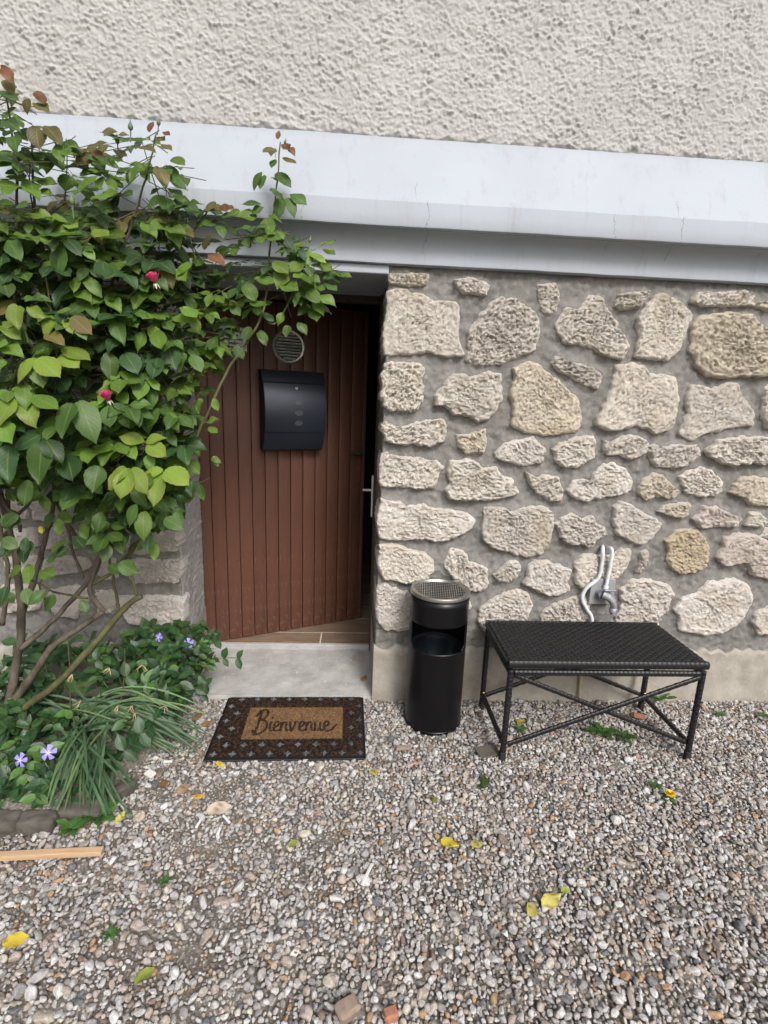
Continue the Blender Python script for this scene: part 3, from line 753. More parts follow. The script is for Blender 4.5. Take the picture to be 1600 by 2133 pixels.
# --- dark room behind
rm = MB(); R0, R1, RY = -1.3, 0.9, 2.2
def quad(a, b, c_, d_): rm.add([a, b, c_, d_], [(0, 1, 2, 3)])
quad((R0, RY, 0), (R1, RY, 0), (R1, RY, 2.1), (R0, RY, 2.1)); quad((R0, YB+.06, 0), (R0, RY, 0), (R0, RY, 2.1), (R0, YB+.06, 2.1))
quad((R1, RY, 0), (R1, YB+.06, 0), (R1, YB+.06, 2.1), (R1, RY, 2.1)); quad((R0, YB+.06, 2.1), (R0, RY, 2.1), (R1, RY, 2.1), (R1, YB+.06, 2.1))
quad((JX+.055, YB+.06, 0), (R1, YB+.06, 0), (R1, YB+.06, 2.1), (JX+.055, YB+.06, 2.1)); quad((R0, YB+.071, 0), (LXB-.05, YB+.071, 0), (LXB-.05, YB+.071, 2.1), (R0, YB+.071, 2.1))
quad((LXB-.06, YB+.06, ZT+.01), (JX+.06, YB+.06, ZT+.01), (JX+.06, YB+.06, 2.1), (LXB-.06, YB+.06, 2.1))
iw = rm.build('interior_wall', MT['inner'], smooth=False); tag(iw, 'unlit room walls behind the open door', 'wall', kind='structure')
# the upper masonry is thick: a solid back so that no sky shows through from behind
bk = MB().box((-2.4, 0.03, 1.845), (2.5, 0.40, 3.1)); tag(bk.build('wall_core', MT['inner'], house, smooth=False), 'solid wall core behind the roughcast')
fl = mk('floor', [(R0, YB+.017, 0.0465), (R1, YB+.017, 0.0465), (R1, RY, 0.0465), (R0, RY, 0.0465)], [(0, 1, 2, 3)], MT['grout'], smooth=False)
tag(fl, 'wood look tiled floor just inside the door', 'floor', kind='structure')
yv = YB+0.0185; row = 0; W0_ = gz(700, 1318, .0485).y-yv
joints = {0: [-1.3, -0.178, 0.9], 1: [-1.3, -0.55, 0.55, 0.9], 2: [-1.3, -0.2, 0.9], 3: [-1.3, -0.7, 0.3, 0.9]}
while yv < RY-0.05:
    J = joints[row % 4]; wd = W0_ if row == 0 else 0.19
    for k in range(len(J)-1):
        t_ = MB().box((J[k]+0.003, yv+0.003, 0.03), (J[k+1]-0.003, yv+wd-0.003, 0.0485), 0.001).build('floor_tile', MT['tile'], fl)
        t_.color = (1, 1, 1, 1)
    yv += wd; row += 1

# ================================================================== MAILBOX (hangs on the door)
bx0, bz1 = door_uv(544, 770, 0.05); bx1, _ = door_uv(672, 850, 0.06); _, bz0 = door_uv(600, 938, 0.05)
BW = bx1-bx0; BH = bz1-bz0
mb = empty('mailbox', DM @ Vector((bx0, 0, bz0)), DA)
tag(mb, 'dark anthracite mailbox with bulging front hung on the brown door', 'mailbox')
BD = 0.092
def bulge(t):           # depth of the front at height fraction t
    return 0.030 + BD*math.sin(pi*min(1, max(0, 0.06+0.9*t)))**0.75
def shell(t0, t1, off, n=22, x0=0.002, x1=None, th=0.0016):
    x1 = BW-0.001 if x1 is None else x1; V = []; F = []
    for k in range(n+1):
        t = t0+(t1-t0)*k/n
        for x in (x0, x1): V.append((x, -bulge(t)-off, t*BH))
    for k in range(n+1):
        t = t0+(t1-t0)*k/n
        for x in (x0, x1): V.append((x, -bulge(t)-off+th, t*BH))
    o2 = 2*(n+1)
    for k in range(n):
        F += [(2*k, 2*k+1, 2*k+3, 2*k+2), (o2+2*k+2, o2+2*k+3, o2+2*k+1, o2+2*k), (2*k+2, o2+2*k+2, o2+2*k, 2*k), (2*k+1, o2+2*k+1, o2+2*k+3, 2*k+3)]
    F += [(0, o2, o2+1, 1), (2*n+1, o2+2*n+1, o2+2*n, 2*n)]
    return V, F
# body: closed box with curved front, inset behind the panels
n = 24; V = []; F = []
for k in range(n+1):
    t = k/n
    for (x, y) in ((0.0, -0.001), (0.0, -bulge(t)+0.003), (BW, -bulge(t)+0.003), (BW, -0.001)): V.append((x, y, t*BH*0.996+0.002))
for k in range(n):
    for j in range(4):
        F.append((4*k+j, 4*k+(j+1) % 4, 4*k+4+(j+1) % 4, 4*k+4+j))
F += [(3, 2, 1, 0), (4*n, 4*n+1, 4*n+2, 4*n+3)]
mk('body', V, F, MT['boxdark'], mb, False, 'auto')
V, F = shell(0.015, 0.235, 0.0, 12); mk('lower_panel', V, F, MT['box'], mb, False, 'auto')
V, F = shell(0.243, 0.845, 0.0012, 22); fp = mk('front_flap', V, F, MT['box'], mb, False, 'auto')
# top lid: lip over the slot
V, F = shell(0.862, 1.0, 0.006, 8, -0.003, BW+0.003)
lid = MB().add(V, F)
lid.add(*(lambda y0: ([(-0.003, y0, BH), (BW+0.003, y0, BH), (BW+0.003, 0, BH+0.006), (-0.003, 0, BH+0.006), (-0.003, y0, BH-0.003), (BW+0.003, y0, BH-0.003), (BW+0.003, 0, BH+0.003), (-0.003, 0, BH+0.003)],
         [(0, 1, 2, 3), (7, 6, 5, 4), (0, 4, 5, 1), (1, 5, 6, 2), (3, 7, 4, 0)]))(-bulge(1.0)-0.006))
lid.build('lid', MT['box'], mb, False)
def on_front(fx, t): return Vector((fx*BW, -bulge(t)-0.0012, t*BH)), math.atan2(bulge(t+.01)-bulge(t-.01), .02*BH)
for k, (t, mtl) in enumerate(((0.615, 'smoke'), (0.485, 'smoke'), (0.36, 'smoke'))):
    p, a = on_front(0.54, t); V = [(0, -0.0014, 0)]; F = []
    for i in range(28): V.append((0.021*cos(2*pi*i/28), -0.0014, 0.0125*sin(2*pi*i/28)))
    for i in range(28): V.append((0.0222*cos(2*pi*i/28), 0.0008, 0.0137*sin(2*pi*i/28)))
    for i in range(28):
        F.append((0, 1+i, 1+(i+1) % 28)); F.append((29+i, 29+(i+1) % 28, 1+(i+1) % 28, 1+i))
    m_ = Matrix.Translation(p) @ Matrix.Rotation(a, 4, 'X')
    mk('viewing_window', [m_ @ Vector(v) for v in V], F, MT[mtl], fp, True, 'auto').matrix_parent_inverse = Matrix.Identity(4)
p, a = on_front(0.52, 0.79)
mm = Matrix.Translation(p) @ Matrix.Rotation(pi/2+a, 4, 'X')
lk = MB().lathe([(0.0074, 0.0), (0.0074, 0.003), (0.0062, 0.004), (0.0005, 0.004)], 24, mm).build('lock', MT['steel'], mb, False)
MB().box((-0.001, -0.0042, 0.0035), (0.001, 0.0042, 0.0045), 0, mm).build('keyway', MT['boxdark'], lk, False)

# ================================================================== ASHTRAY BIN
BX, BY, BR, BHT = 0.3478, -0.145, 0.1195, 0.598
bn = empty('ashtray_bin', (BX, BY, 0.0), math.atan2(BY-CAM.y, BX-CAM.x)-pi/2+0.05)
tag(bn, 'tall black cylindrical ashtray bin with steel grille top beside the doorway', 'bin')
na, zl = 96, [0.0, 0.004, 0.008, 0.012, 0.02]+list(np.linspace(0.05, 0.355, 9))+[0.362, 0.369, 0.376, 0.383, 0.392]+list(np.linspace(0.40, 0.468, 8))+[0.474]+list(np.linspace(0.48, BHT-0.02, 5))
WA = math.radians(64); wz0, wz1 = 0.360, 0.474
V = []; F = []
for z in zl:
    for i in range(na):
        a = -pi/2+2*pi*i/na; V.append((BR*cos(a), BR*sin(a), z))
def hole(i, j):
    a = (2*pi*(i+0.5)/na+pi) % (2*pi)-pi; z = (zl[j]+zl[j+1])/2
    if abs(a) > WA or z < wz0 or z > wz1: return False
    cr = 0.03; ax = (WA-abs(a))*BR; dz = z-wz0         # rounded lower corners
    if ax < cr and dz < cr and (cr-ax)**2+(cr-dz)**2 > cr**2: return False
    return True
for j in range(len(zl)-1):
    for i in range(na):
        if not hole(i, j): F.append((j*na+i, j*na+(i+1) % na, (j+1)*na+(i+1) % na, (j+1)*na+i))
F.append(tuple(range(na-1, -1, -1)))
body = mk('body', V, F, MT['blackmetal'], bn, False, 'auto')
md = body.modifiers.new('sheet', 'SOLIDIFY'); md.thickness = 0.0022; md.offset = -1
MB().lathe([(BR+0.0018, 0.004), (BR+0.0022, 0.008), (BR+0.0022, 0.012), (BR+0.0004, 0.014)], na).build('foot_ring', MT['blackmetal'], bn, False)
MB().lathe([(BR-0.008, 0.02), (BR-0.008, 0.350), (BR-0.010, 0.352), (BR-0.012, 0.350), (BR-0.012, 0.02)], 64).build('liner', MT['blackin'], bn, False)
# plastic bag spread over the liner
V = []; F = []; rr = [0.30, 0.55, 0.80, 0.93, 1.0]
for j, r in enumerate(rr):
    for i in range(48):
        a = 2*pi*i/48; k = mnoise.noise(Vector((cos(a)*2.4, sin(a)*2.4, j*0.9)))
        V.append(((BR-0.014)*r*cos(a), (BR-0.014)*r*sin(a), (0.15, 0.20, 0.25, 0.305, 0.338)[j]+k*0.006))
for j in range(len(rr)-1):
    for i in range(48): F.append((j*48+i, j*48+(i+1) % 48, (j+1)*48+(i+1) % 48, (j+1)*48+i))
F.append(tuple(range(47, -1, -1)))
mk('bin_bag', V, F, MT['bag'], bn, False)
MB().lathe([(BR-0.004, BHT-0.018), (BR-0.018, BHT-0.045), (0.0005, BHT-0.05)], 48).build('ash_tray', MT['blackin'], bn, False)
MB().lathe([(BR+0.0008, BHT-0.016), (BR+0.0022, BHT-0.0145), (BR+0.0022, BHT-0.004), (BR+0.001, BHT-0.001), (BR-0.004, BHT), (BR-0.012, BHT-0.001), (BR-0.015, BHT-0.005), (BR-0.015, BHT-0.012)], na).build('rim', MT['steel'], bn, False)
g = MB(); RG = BR-0.015
k = -11
while k <= 11:
    x = k*0.0092; hw = math.sqrt(max(0, RG**2-x**2))
    if hw > .01: g.box((x-0.0013, -hw, BHT-0.010), (x+0.0013, hw, BHT-0.0075))
    k += 1
for k in range(-5, 6):
    y = k*0.0185; hw = math.sqrt(max(0, RG**2-y**2))
    g.box((-hw, y-0.0014, BHT-0.0098), (hw, y+0.0014, BHT-0.0070))
g.lathe([(RG-0.006, BHT-0.0085), (RG-0.004, BHT-0.006), (RG, BHT-0.0075)], 64)
g.build('grille', MT['steel'], bn, False)

# ================================================================== WICKER TABLE
TX, TY, TW, TD, TH = 0.9523, -0.2398, 0.766, 0.3594, 0.4255
tb = empty('wicker_table', (TX, TY, 0.0), 0.0)
tag(tb, 'low black woven rattan table with crossed braces against the stone wall', 'table')
def woven_bar(p0, p1, w=0.0225, pitch=0.0165, name='bar', parent=None, strands=True, d=None):
    p0 = Vector(p0); p1 = Vector(p1); L = (p1-p0).length; ax = (p1-p0).normalized()
    s1 = ax.cross(Vector((0, 1, 0)))
    s1 = (s1 if s1.length > .1 else ax.cross(Vector((0, 0, 1)))).normalized(); s2 = ax.cross(s1)
    d = d or w; n = max(2, int(L/pitch)); m = MB(); V = []; F = []
    prof = [(1, .55), (.55, 1), (-.55, 1), (-1, .55), (-1, -.55), (-.55, -1), (.55, -1), (1, -.55)]
    rings = []
    for k in range(n):
        for f, s in ((0.02, .945), (0.08, .995), (0.92, 1.0), (0.98, .945)): rings.append(((k+f)/n*L, s))
    for (q, s) in rings:
        for (a, b) in prof: V.append(p0+ax*q+s1*(a*w/2*s)+s2*(b*d/2*s))
    for r in range(len(rings)-1):
        for k in range(8): F.append((r*8+k, r*8+(k+1) % 8, (r+1)*8+(k+1) % 8, (r+1)*8+k))
    F += [tuple(range(7, -1, -1)), tuple(range((len(rings)-1)*8, len(rings)*8))]
    m.add(V, F)
    if strands:
        for (e, sd, hf) in ((s1, s2, w/2), (-s1, s2, w/2), (s2, s1, d/2), (-s2, s1, d/2)):
            for lane, off in ((0.0, 0),):
                for k in range(n):
                    if (k+off) % 2: continue
                    q0, q1 = (k-0.12)/n*L, (k+1.12)/n*L
                    q0 = max(0, q0); q1 = min(L, q1); B = []
                    for (q, hgt) in ((q0, -0.0006), (q0+(q1-q0)*.2, 0.0012), (q1-(q1-q0)*.2, 0.0012), (q1, -0.0006)):
                        for sgn in (-1, 1): B.append(p0+ax*q+e*(hf+hgt)+sd*(lane+sgn*0.0032))
                    m.add(B, [(0, 1, 3, 2), (2, 3, 5, 4), (4, 5, 7, 6)])
    return m.build(name, MT['wicker'], parent, False, 'auto')
hx_, hy_ = TW/2-0.013, TD/2-0.013
ZR = TH-0.052
for sx in (-1, 1):
    for sy in (-1, 1):
        lg = woven_bar((sx*hx_, sy*hy_, 0.038), (sx*hx_, sy*hy_, ZR+0.012), 0.0205, name='leg', parent=tb)
        MB().box((sx*hx_-0.011, sy*hy_-0.011, -0.004), (sx*hx_+0.011, sy*hy_+0.011, 0.040), 0.003).build('foot', MT['rubber'], lg, False)
for sy in (-1, 1):
    woven_bar((-hx_+0.012, sy*hy_, ZR), (hx_-0.012, sy*hy_, ZR), 0.021, name='rail', parent=tb)
    e = 0.006
    woven_bar((-hx_+0.012, sy*hy_-sy*0.002-e, 0.072), (hx_-0.012, sy*hy_-sy*0.002-e, ZR-0.014), 0.0165, name='cross_brace', parent=tb, d=0.012)
    woven_bar((-hx_+0.012, sy*hy_-sy*0.002+e, ZR-0.014), (hx_-0.012, sy*hy_-sy*0.002+e, 0.072), 0.0165, name='cross_brace', parent=tb, d=0.012)
for sx in (-1, 1):
    woven_bar((sx*hx_, -hy_+0.012, ZR), (sx*hx_, hy_-0.012, ZR), 0.021, name='rail', parent=tb)
    woven_bar((sx*hx_, -hy_+0.012, 0.068), (sx*hx_, hy_-0.012, 0.068), 0.0185, name='side_stretcher', parent=tb, strands=False)
    m_ = Matrix.Translation((sx*hx_, hy_-0.0125, 0.085)) @ Matrix.Rotation(pi/2, 4, 'X')
    MB().lathe([(0.0055, 0), (0.005, 0.003), (0.0025, 0.0048), (0.0002, 0.005)], 14, m_).build('bolt', MT['brass'], tb, False)
# table top: edge frame and a sheet of woven strips with real over-and-under relief
for sy in (-1, 1): woven_bar((-TW/2, sy*(TD/2-0.009), TH-0.0165), (TW/2, sy*(TD/2-0.009), TH-0.0165), 0.029, pitch=0.018, name='top_edge', parent=tb, d=0.018)
for sx in (-1, 1): woven_bar((sx*(TW/2-0.009), -TD/2+0.018, TH-0.0165), (sx*(TW/2-0.009), TD/2-0.018, TH-0.0165), 0.029, pitch=0.018, name='top_edge', parent=tb, d=0.018)
wv = MB(); nrow = 25; wpx = 0.0185; x0, x1 = -TW/2+0.006, TW/2-0.006; y0, y1 = -TD/2+0.008, TD/2-0.008
rp = (y1-y0)/nrow
nseg = int((x1-x0)/(wpx/4))
for r in range(nrow):
    yc = y0+(r+0.5)*rp; ph = (r % 2)*pi; V = []; F = []
    for s in range(nseg+1):
        x = x0+(x1-x0)*s/nseg; zc = TH-0.0040+0.0032*sin(pi*(x-x0)/wpx+ph)
        for (f, dz) in ((-.5, -.0018), (-.36, 0), (.36, 0), (.5, -.0018)): V.append((x, yc+f*rp*0.97, zc+dz))
    for s in range(nseg):
        for q in range(3): F.append((s*4+q, (s+1)*4+q, (s+1)*4+q+1, s*4+q+1))
    wv.add(V, F)
for s in range(int((x1-x0)/wpx)):
    xw = x0+(s+0.5)*wpx; V = []; F = []; n2 = nrow*2
    for q in range(n2+1):
        y = y0+(y1-y0)*q/n2; zc = TH-0.0042-0.0026*sin(pi*(y-y0-rp/2)/rp+pi/2+(s % 2)*pi)
        for f in (-.36, .36): V.append((xw+f*wpx, y, zc))
    for q in range(n2): F.append((2*q, 2*q+1, 2*q+3, 2*q+2))
    wv.add(V, F)
wt = wv.build('woven_top', MT['wicker'], tb, False, True); tag(wt, kind='stuff')
MB().box((x0, y0, TH-0.014), (x1, y1, TH-0.0085)).build('top_board', MT['rubber'], tb, False)

# ================================================================== DOORMAT
MX, MY, MR = -0.2491, -0.2114, 0.0138
mat_ = empty('doormat', (MX, MY, 0.006), MR)
tag(mat_, 'brown coir doormat lettered Bienvenue with dark floral border before the doorstep', 'doormat')
MWD, MDP = 0.60, 0.40
PX0, PX1, PY0, PY1 = -0.187, 0.210, -0.095, 0.110          # plain panel
LET = [  # handwritten strokes, panel units: x 0..10, y 0..3
 [(1.05,2.75),(1.0,1.9),(.95,1.0),(.82,.35)], [(.62,2.2),(.95,2.75),(1.5,2.85),(1.75,2.45),(1.5,1.95),(1.0,1.75)], [(1.0,1.75),(1.6,1.7),(1.95,1.25),(1.75,.7),(1.2,.4),(.75,.5),(.62,.75)],
 [(2.3,1.55),(2.28,1.0),(2.4,.72),(2.6,.75)], [(2.33,2.0),(2.36,2.05)],
 [(2.65,1.05),(3.05,1.2),(3.15,1.5),(2.9,1.62),(2.72,1.3),(2.75,.85),(3.0,.68),(3.3,.8)],
 [(3.4,1.5),(3.45,.7)], [(3.45,1.1),(3.65,1.5),(3.9,1.5),(3.95,1.1),(4.0,.75),(4.2,.72)],
 [(4.3,1.55),(4.5,.75),(4.62,.72),(4.8,1.2),(4.9,1.6),(5.15,1.5)],
 [(5.3,1.05),(5.7,1.2),(5.78,1.5),(5.5,1.62),(5.35,1.3),(5.38,.85),(5.65,.68),(5.95,.8)],
 [(6.05,1.5),(6.1,.7)], [(6.1,1.1),(6.3,1.5),(6.55,1.5),(6.6,1.1),(6.65,.75),(6.85,.72)],
 [(6.95,1.5),(6.95,.95),(7.1,.7),(7.4,.8),(7.5,1.2)], [(7.52,1.5),(7.52,.9),(7.65,.7),(7.8,.75)],
 [(7.9,1.05),(8.3,1.2),(8.4,1.5),(8.1,1.62),(7.95,1.3),(7.98,.85),(8.25,.62),(8.7,.75),(9.2,1.25)],
]
def letter_mask(X, Y):
    """distance test to the strokes"""
    out = np.zeros(X.shape, bool)
    lx_ = (X-PX0)/(PX1-PX0)*10*1.02-0.35; ly_ = (Y-PY0)/(PY1-PY0)*3.0*1.05-0.05
    sxm = (PX1-PX0)/10.2; sym = (PY1-PY0)/3.15
    for st in LET:
        sp = smooth_path([(p[0], p[1], 0) for p in st], 5) if len(st) > 2 else [Vector((*p, 0)) for p in st]
        for a, b in zip(sp[:-1], sp[1:]):
            ax_, ay_, bx_, by_ = a.x*sxm, a.y*sym, b.x*sxm, b.y*sym
            px, py = lx_*sxm, ly_*sym; dx_, dy_ = bx_-ax_, by_-ay_; L2 = dx_*dx_+dy_*dy_+1e-12
            t = np.clip(((px-ax_)*dx_+(py-ay_)*dy_)/L2, 0, 1)
            dd = np.hypot(px-ax_-t*dx_, py-ay_-t*dy_)
            out |= dd < (0.0058 if st in LET[:3] else 0.0050)
    return out
FLO = []
for j, y in enumerate((-0.178, -0.128, -0.078, -0.028, 0.022, 0.072, 0.122, 0.172)):
    for i in range(9):
        x = -0.27+i*0.069+(0.034 if j % 2 else 0)
        if PX0-0.018 < x < PX1+0.018 and PY0-0.02 < y < PY1+0.02: continue
        if abs(x) < .285: FLO.append((x, y))
def mat_colour(X, Y, g):
    n1 = g[0]; n2 = g[1]
    inpan = (X > PX0) & (X < PX1) & (Y > PY0) & (Y < PY1)
    col = np.empty(X.shape+(3,))
    brown = np.array((0.225, 0.132, 0.068)); dk = np.array((0.016, 0.013, 0.012)); rb = np.array((0.085, 0.046, 0.025))
    t = np.clip(n1*0.5+0.28, 0, 1)[..., None]
    col[:] = dk+(rb-dk)*t
    # black rings around the florets, grey florets
    for (fx, fy) in FLO:
        dx_, dy_ = X-fx, Y-fy; r = np.hypot(dx_, dy_); a = np.arctan2(dy_, dx_)
        ring = (r < 0.0235) & (r > 0.006); col[ring] = col[ring]*0.65+dk*0.35
        pet = r < (0.0055+0.0052*np.cos(2*a)**2+0.0040*np.cos(4*a)**2)
        wear = np.clip(0.72-0.9*(fx+0.1)-0.2*n2, .22, .95)[pet]
        col[pet] = np.array((0.23, 0.25, 0.275))*wear[:, None]+0.02
    col[inpan] = (brown*(1+0.22*n2[..., None]))[inpan]
    L = letter_mask(X, Y) & inpan
    wr = np.clip(0.92-0.15*n1, .5, 1)[..., None]
    col[L] = (np.array((0.02, 0.016, 0.013))*wr+(1-wr)*brown)[L]
    return np.clip(col, 0.004, 1)
nxm, nym = 240, 160
X, Y = np.meshgrid(np.linspace(-MWD/2, MWD/2, nxm), np.linspace(-MDP/2, MDP/2, nym))
g0 = fft_noise(nxm, nym, MWD/nxm, .012, .05, 101), fft_noise(nxm, nym, MWD/nxm, .008, .2, 102)
colm = mat_colour(X, Y, g0)
ed = np.minimum(np.minimum(X+MWD/2, MWD/2-X), np.minimum(Y+MDP/2, MDP/2-Y))
inp = (X > PX0) & (X < PX1) & (Y > PY0) & (Y < PY1)
Zm = 0.013+0.0012*fft_noise(nxm, nym, MWD/nxm, .003, .012, 103)*0.6+np.where(inp, 0.0012, 0)+0.006*np.exp(-((X+.1)**2/.08))*(Y/MDP)*0.6
Zm = np.where(ed < 0.012, 0.005+(Zm-0.005)*np.clip((ed-0.004)/0.006, 0, 1), Zm)
mm = mk('coir_pile', np.stack([X.ravel(), Y.ravel(), Zm.ravel()], 1), grid_faces(nxm, nym), MT['coir'], mat_, False)
ca = mm.data.color_attributes.new('Col', 'FLOAT_COLOR', 'POINT')
black = np.where((ed < 0.009)[..., None], np.array((0.012, 0.012, 0.013)), colm)
ca.data.foreach_set('color', np.concatenate([black, np.ones((nym, nxm, 1))], 2).astype(np.float32).ravel())
MB().box((-MWD/2-0.003, -MDP/2-0.003, -0.004), (MWD/2+0.003, MDP/2+0.003, 0.0045), 0.002).build('rubber_backing', MT['rubber'], mat_, False)
# standing fibres
NF = 26000
fx = rng.uniform(-MWD/2+.012, MWD/2-.012, NF); fy = rng.uniform(-MDP/2+.012, MDP/2-.012, NF)
ix = np.clip(((fx+MWD/2)/MWD*(nxm-1)).round().astype(int), 0, nxm-1); iy = np.clip(((fy+MDP/2)/MDP*(nym-1)).round().astype(int), 0, nym-1)
bc = colm[iy, ix]*rng.uniform(.55, 1.75, (NF, 1)); bc[rng.random(NF) < 0.03] = (0.34, 0.22, 0.12)
an = rng.uniform(0, 2*pi, NF); ln_ = rng.uniform(.004, .010, NF); tl = rng.uniform(.1, 1.1, NF)
base = np.stack([fx, fy, Zm[iy, ix]-0.001], 1)
tip = base+np.stack([np.cos(an)*np.sin(tl), np.sin(an)*np.sin(tl), np.cos(tl)], 1)*ln_[:, None]
sd_ = np.stack([-np.sin(an), np.cos(an), np.zeros(NF)], 1)*0.00042
V = np.stack([base-sd_, base+sd_, tip], 1).reshape(-1, 3); F = np.arange(NF*3).reshape(-1, 3)
fo = mk('coir_fibres', V, F, MT['fibre'], mat_, False); tag(fo, kind='stuff')
ca = fo.data.color_attributes.new('Col', 'FLOAT_COLOR', 'POINT')
ca.data.foreach_set('color', np.repeat(np.concatenate([bc, np.ones((NF, 1))], 1), 3, 0).astype(np.float32).ravel())

# ================================================================== OUTDOOR TAP, PIPE AND HOSE
tp0 = wy(1250, 1240, -0.03)
tp = empty('outdoor_tap', (tp0.x, -0.03, tp0.z-0.05))
tag(tp, 'grey metal outdoor tap on a square plate low on the stone wall', 'tap')
def W(u, v, y): return wy(u, v, y)
a_ = W(1232, 1205, -0.028); b_ = W(1275, 1258, -0.028)
MB().box((a_.x, -0.034, b_.z), (b_.x, -0.002, a_.z), 0.002).build('mounting_plate', MT['plate'], tp)
m = MB(); c0 = W(1259, 1240, -0.06)
m.tube([(c0.x, -0.03, c0.z), (c0.x, -0.05, c0.z)], 0.022, 16); m.tube([(c0.x, -0.048, c0.z), (c0.x, -0.062, c0.z-0.001)], [0.027, 0.027], 6); m.tube([(c0.x, -0.034, c0.z), (c0.x, -0.038, c0.z)], 0.029, 20)
m.tube(smooth_path([(c0.x-0.008, -0.062, c0.z+0.004), (c0.x+0.014, -0.073, c0.z-0.004), (c0.x+0.032, -0.080, c0.z-0.026), (c0.x+0.038, -0.080, c0.z-0.052)], 5), [0.019]*5+[0.017]*5+[0.0135]*6, 12)
m.build('tap_body', MT['zinc'], tp)
e_ = Vector((c0.x+0.038, -0.080, c0.z-0.050))
MB().tube([e_, e_-Vector((0, 0, .004)), e_-Vector((0, 0, .005)), e_-Vector((0, 0, .018)), e_-Vector((0, 0, .019)), e_-Vector((-.0005, 0, .030))], [0.0135, 0.0165, 0.017, 0.017, 0.0125, 0.012], 14).build('spout', MT['zinc'], tp)
m = MB(); t0 = Vector((c0.x+0.016, -0.066, c0.z+0.010))
m.tube([t0, t0+Vector((0, -0.004, .016))], 0.011, 12); m.box((t0.x-0.026, t0.y-0.012, t0.z+0.013), (t0.x+0.026, t0.y+0.003, t0.z+0.021), 0.003)
m.build('tap_handle', MT['zinc'], tp)
pp = [W(1268, 1141, -0.016), W(1273, 1143, -0.040), W(1275, 1152, -0.043), W(1270, 1185, -0.043), W(1263, 1218, -0.046), W(1259, 1236, -0.050)]
m = MB(); pt = smooth_path(pp, 5); m.tube(pt, 0.0082, 12)
m.tube([W(1262.6, 1220, -0.046), W(1260.6, 1229, -0.048)], 0.0115, 12)
tag(m.build('supply_pipe', MT['pipe'], tp), 'thin white pipe bending out of the wall')
m.tube([W(1274.5, 1153, -0.043), W(1273.6, 1158, -0.043)], 0.0095, 12)
hp = [W(1255, 1138, 0.0), W(1256, 1146, -0.035), W(1254, 1172, -0.038), W(1246, 1204, -0.036), W(1222, 1225, -0.035), W(1213, 1246, -0.035), W(1222, 1268, -0.034), W(1232, 1284, -0.034), W(1234, 1310, -0.036), wy(1233, 1345, -0.036)]
hs_ = MB(); hs_.tube(smooth_path(hp, 6), 0.0080, 12)
hs_.tube([W(1255, 1143, -0.024), W(1255.8, 1148, -0.036)], 0.0092, 12)
ho = hs_.build('white_hose', MT['pipe']); tag(ho, 'thin white pipe snaking down the stone wall left of the tap', 'pipe')
# old stub of pipe rising from the gravel behind the table
st = MB().tube(smooth_path([wy(1207, 1458, -0.035), wy(1208, 1430, -0.03), wy(1212, 1385, -0.026)], 4), 0.0065, 10).build('rusty_pipe', MT['straw'])
tag(st, 'thin brownish pipe standing against the plinth behind the table', 'pipe')

# ================================================================== LEAVES
CLS = [(0.036, 0.084, 0.027), (0.076, 0.150, 0.032), (0.128, 0.225, 0.034), (0.195, 0.300, 0.044), (0.165, 0.140, 0.045), (0.21, 0.085, 0.040), (0.55, 0.42, 0.03)]
def leaf_geom(seed, width=0.62, tip=1.0, serr=0.02, rows=10, fold=0.22, droop=0.25, wave=0.03, round_=False):
    """unit leaf along +Y, upper side +Z; 5 columns"""
    r = random.Random(seed); V = []; F = []; UV = []
    cols = (-1, -0.52, 0, 0.52, 1); tw = r.uniform(-.25, .25); ph = r.uniform(0, 6)
    for j in range(rows):
        t = .5-.5*cos(pi*(j/(rows-1))**1.0)*1.0; t = .35*t+.65*j/(rows-1)
        if round_: w = width/2*(4*t*(1-t))**0.55
        else: w = width/2*(sin(pi*min(1, t**0.92))**0.74 if 0 < t < 1 else 0)*(1 if t < .78 else 1-.38*((t-.78)/.22)**1.6)
        w = max(w, 0.004)
        y = t*(1-0.08*droop*t); zc = -droop*t*t*0.55
        s = 1+serr*(1 if j % 2 else -1)*2
        for c in cols:
            x = c*w*(s if abs(c) == 1 else 1)
            z = zc+fold*(x*x/(abs(x)+.10))*1.3+wave*sin(ph+t*7+c*2)*abs(c)+tw*x*t
            V.append((x*cos(fold*.6), y+(-abs(c)*0.03 if 0 < j < rows-1 else 0), z)); UV.append((0.5+0.5*c, t))
    for j in range(rows-1):
        for c in range(4): F.append((j*5+c, j*5+c+1, j*5+c+6, j*5+c+5))
    return V, F, UV
def leaf_mesh(name, geom, col, mat, cvar=None):
    V, F, UV = geom
    me = bpy.data.meshes.new(name); me.from_pydata(V, [], F)
    me.polygons.foreach_set('use_smooth', [True]*len(F))
    uvl = me.uv_layers.new(name='UVMap'); ca = me.color_attributes.new('Col', 'FLOAT_COLOR', 'POINT')
    li = np.empty(len(me.loops), np.int32); me.loops.foreach_get('vertex_index', li)
    uvl.data.foreach_set('uv', np.array(UV, np.float32)[li].ravel())
    cc = np.ones((len(V), 4), np.float32); cc[:, :3] = col
    if cvar is not None:
        for i, uvv in enumerate(UV): cc[i, :3] = np.array(col)*(1-cvar(uvv)[0])+np.array(cvar(uvv)[1])*cvar(uvv)[0]
    ca.data.foreach_set('color', cc.ravel()); me.materials.append(mat); return me
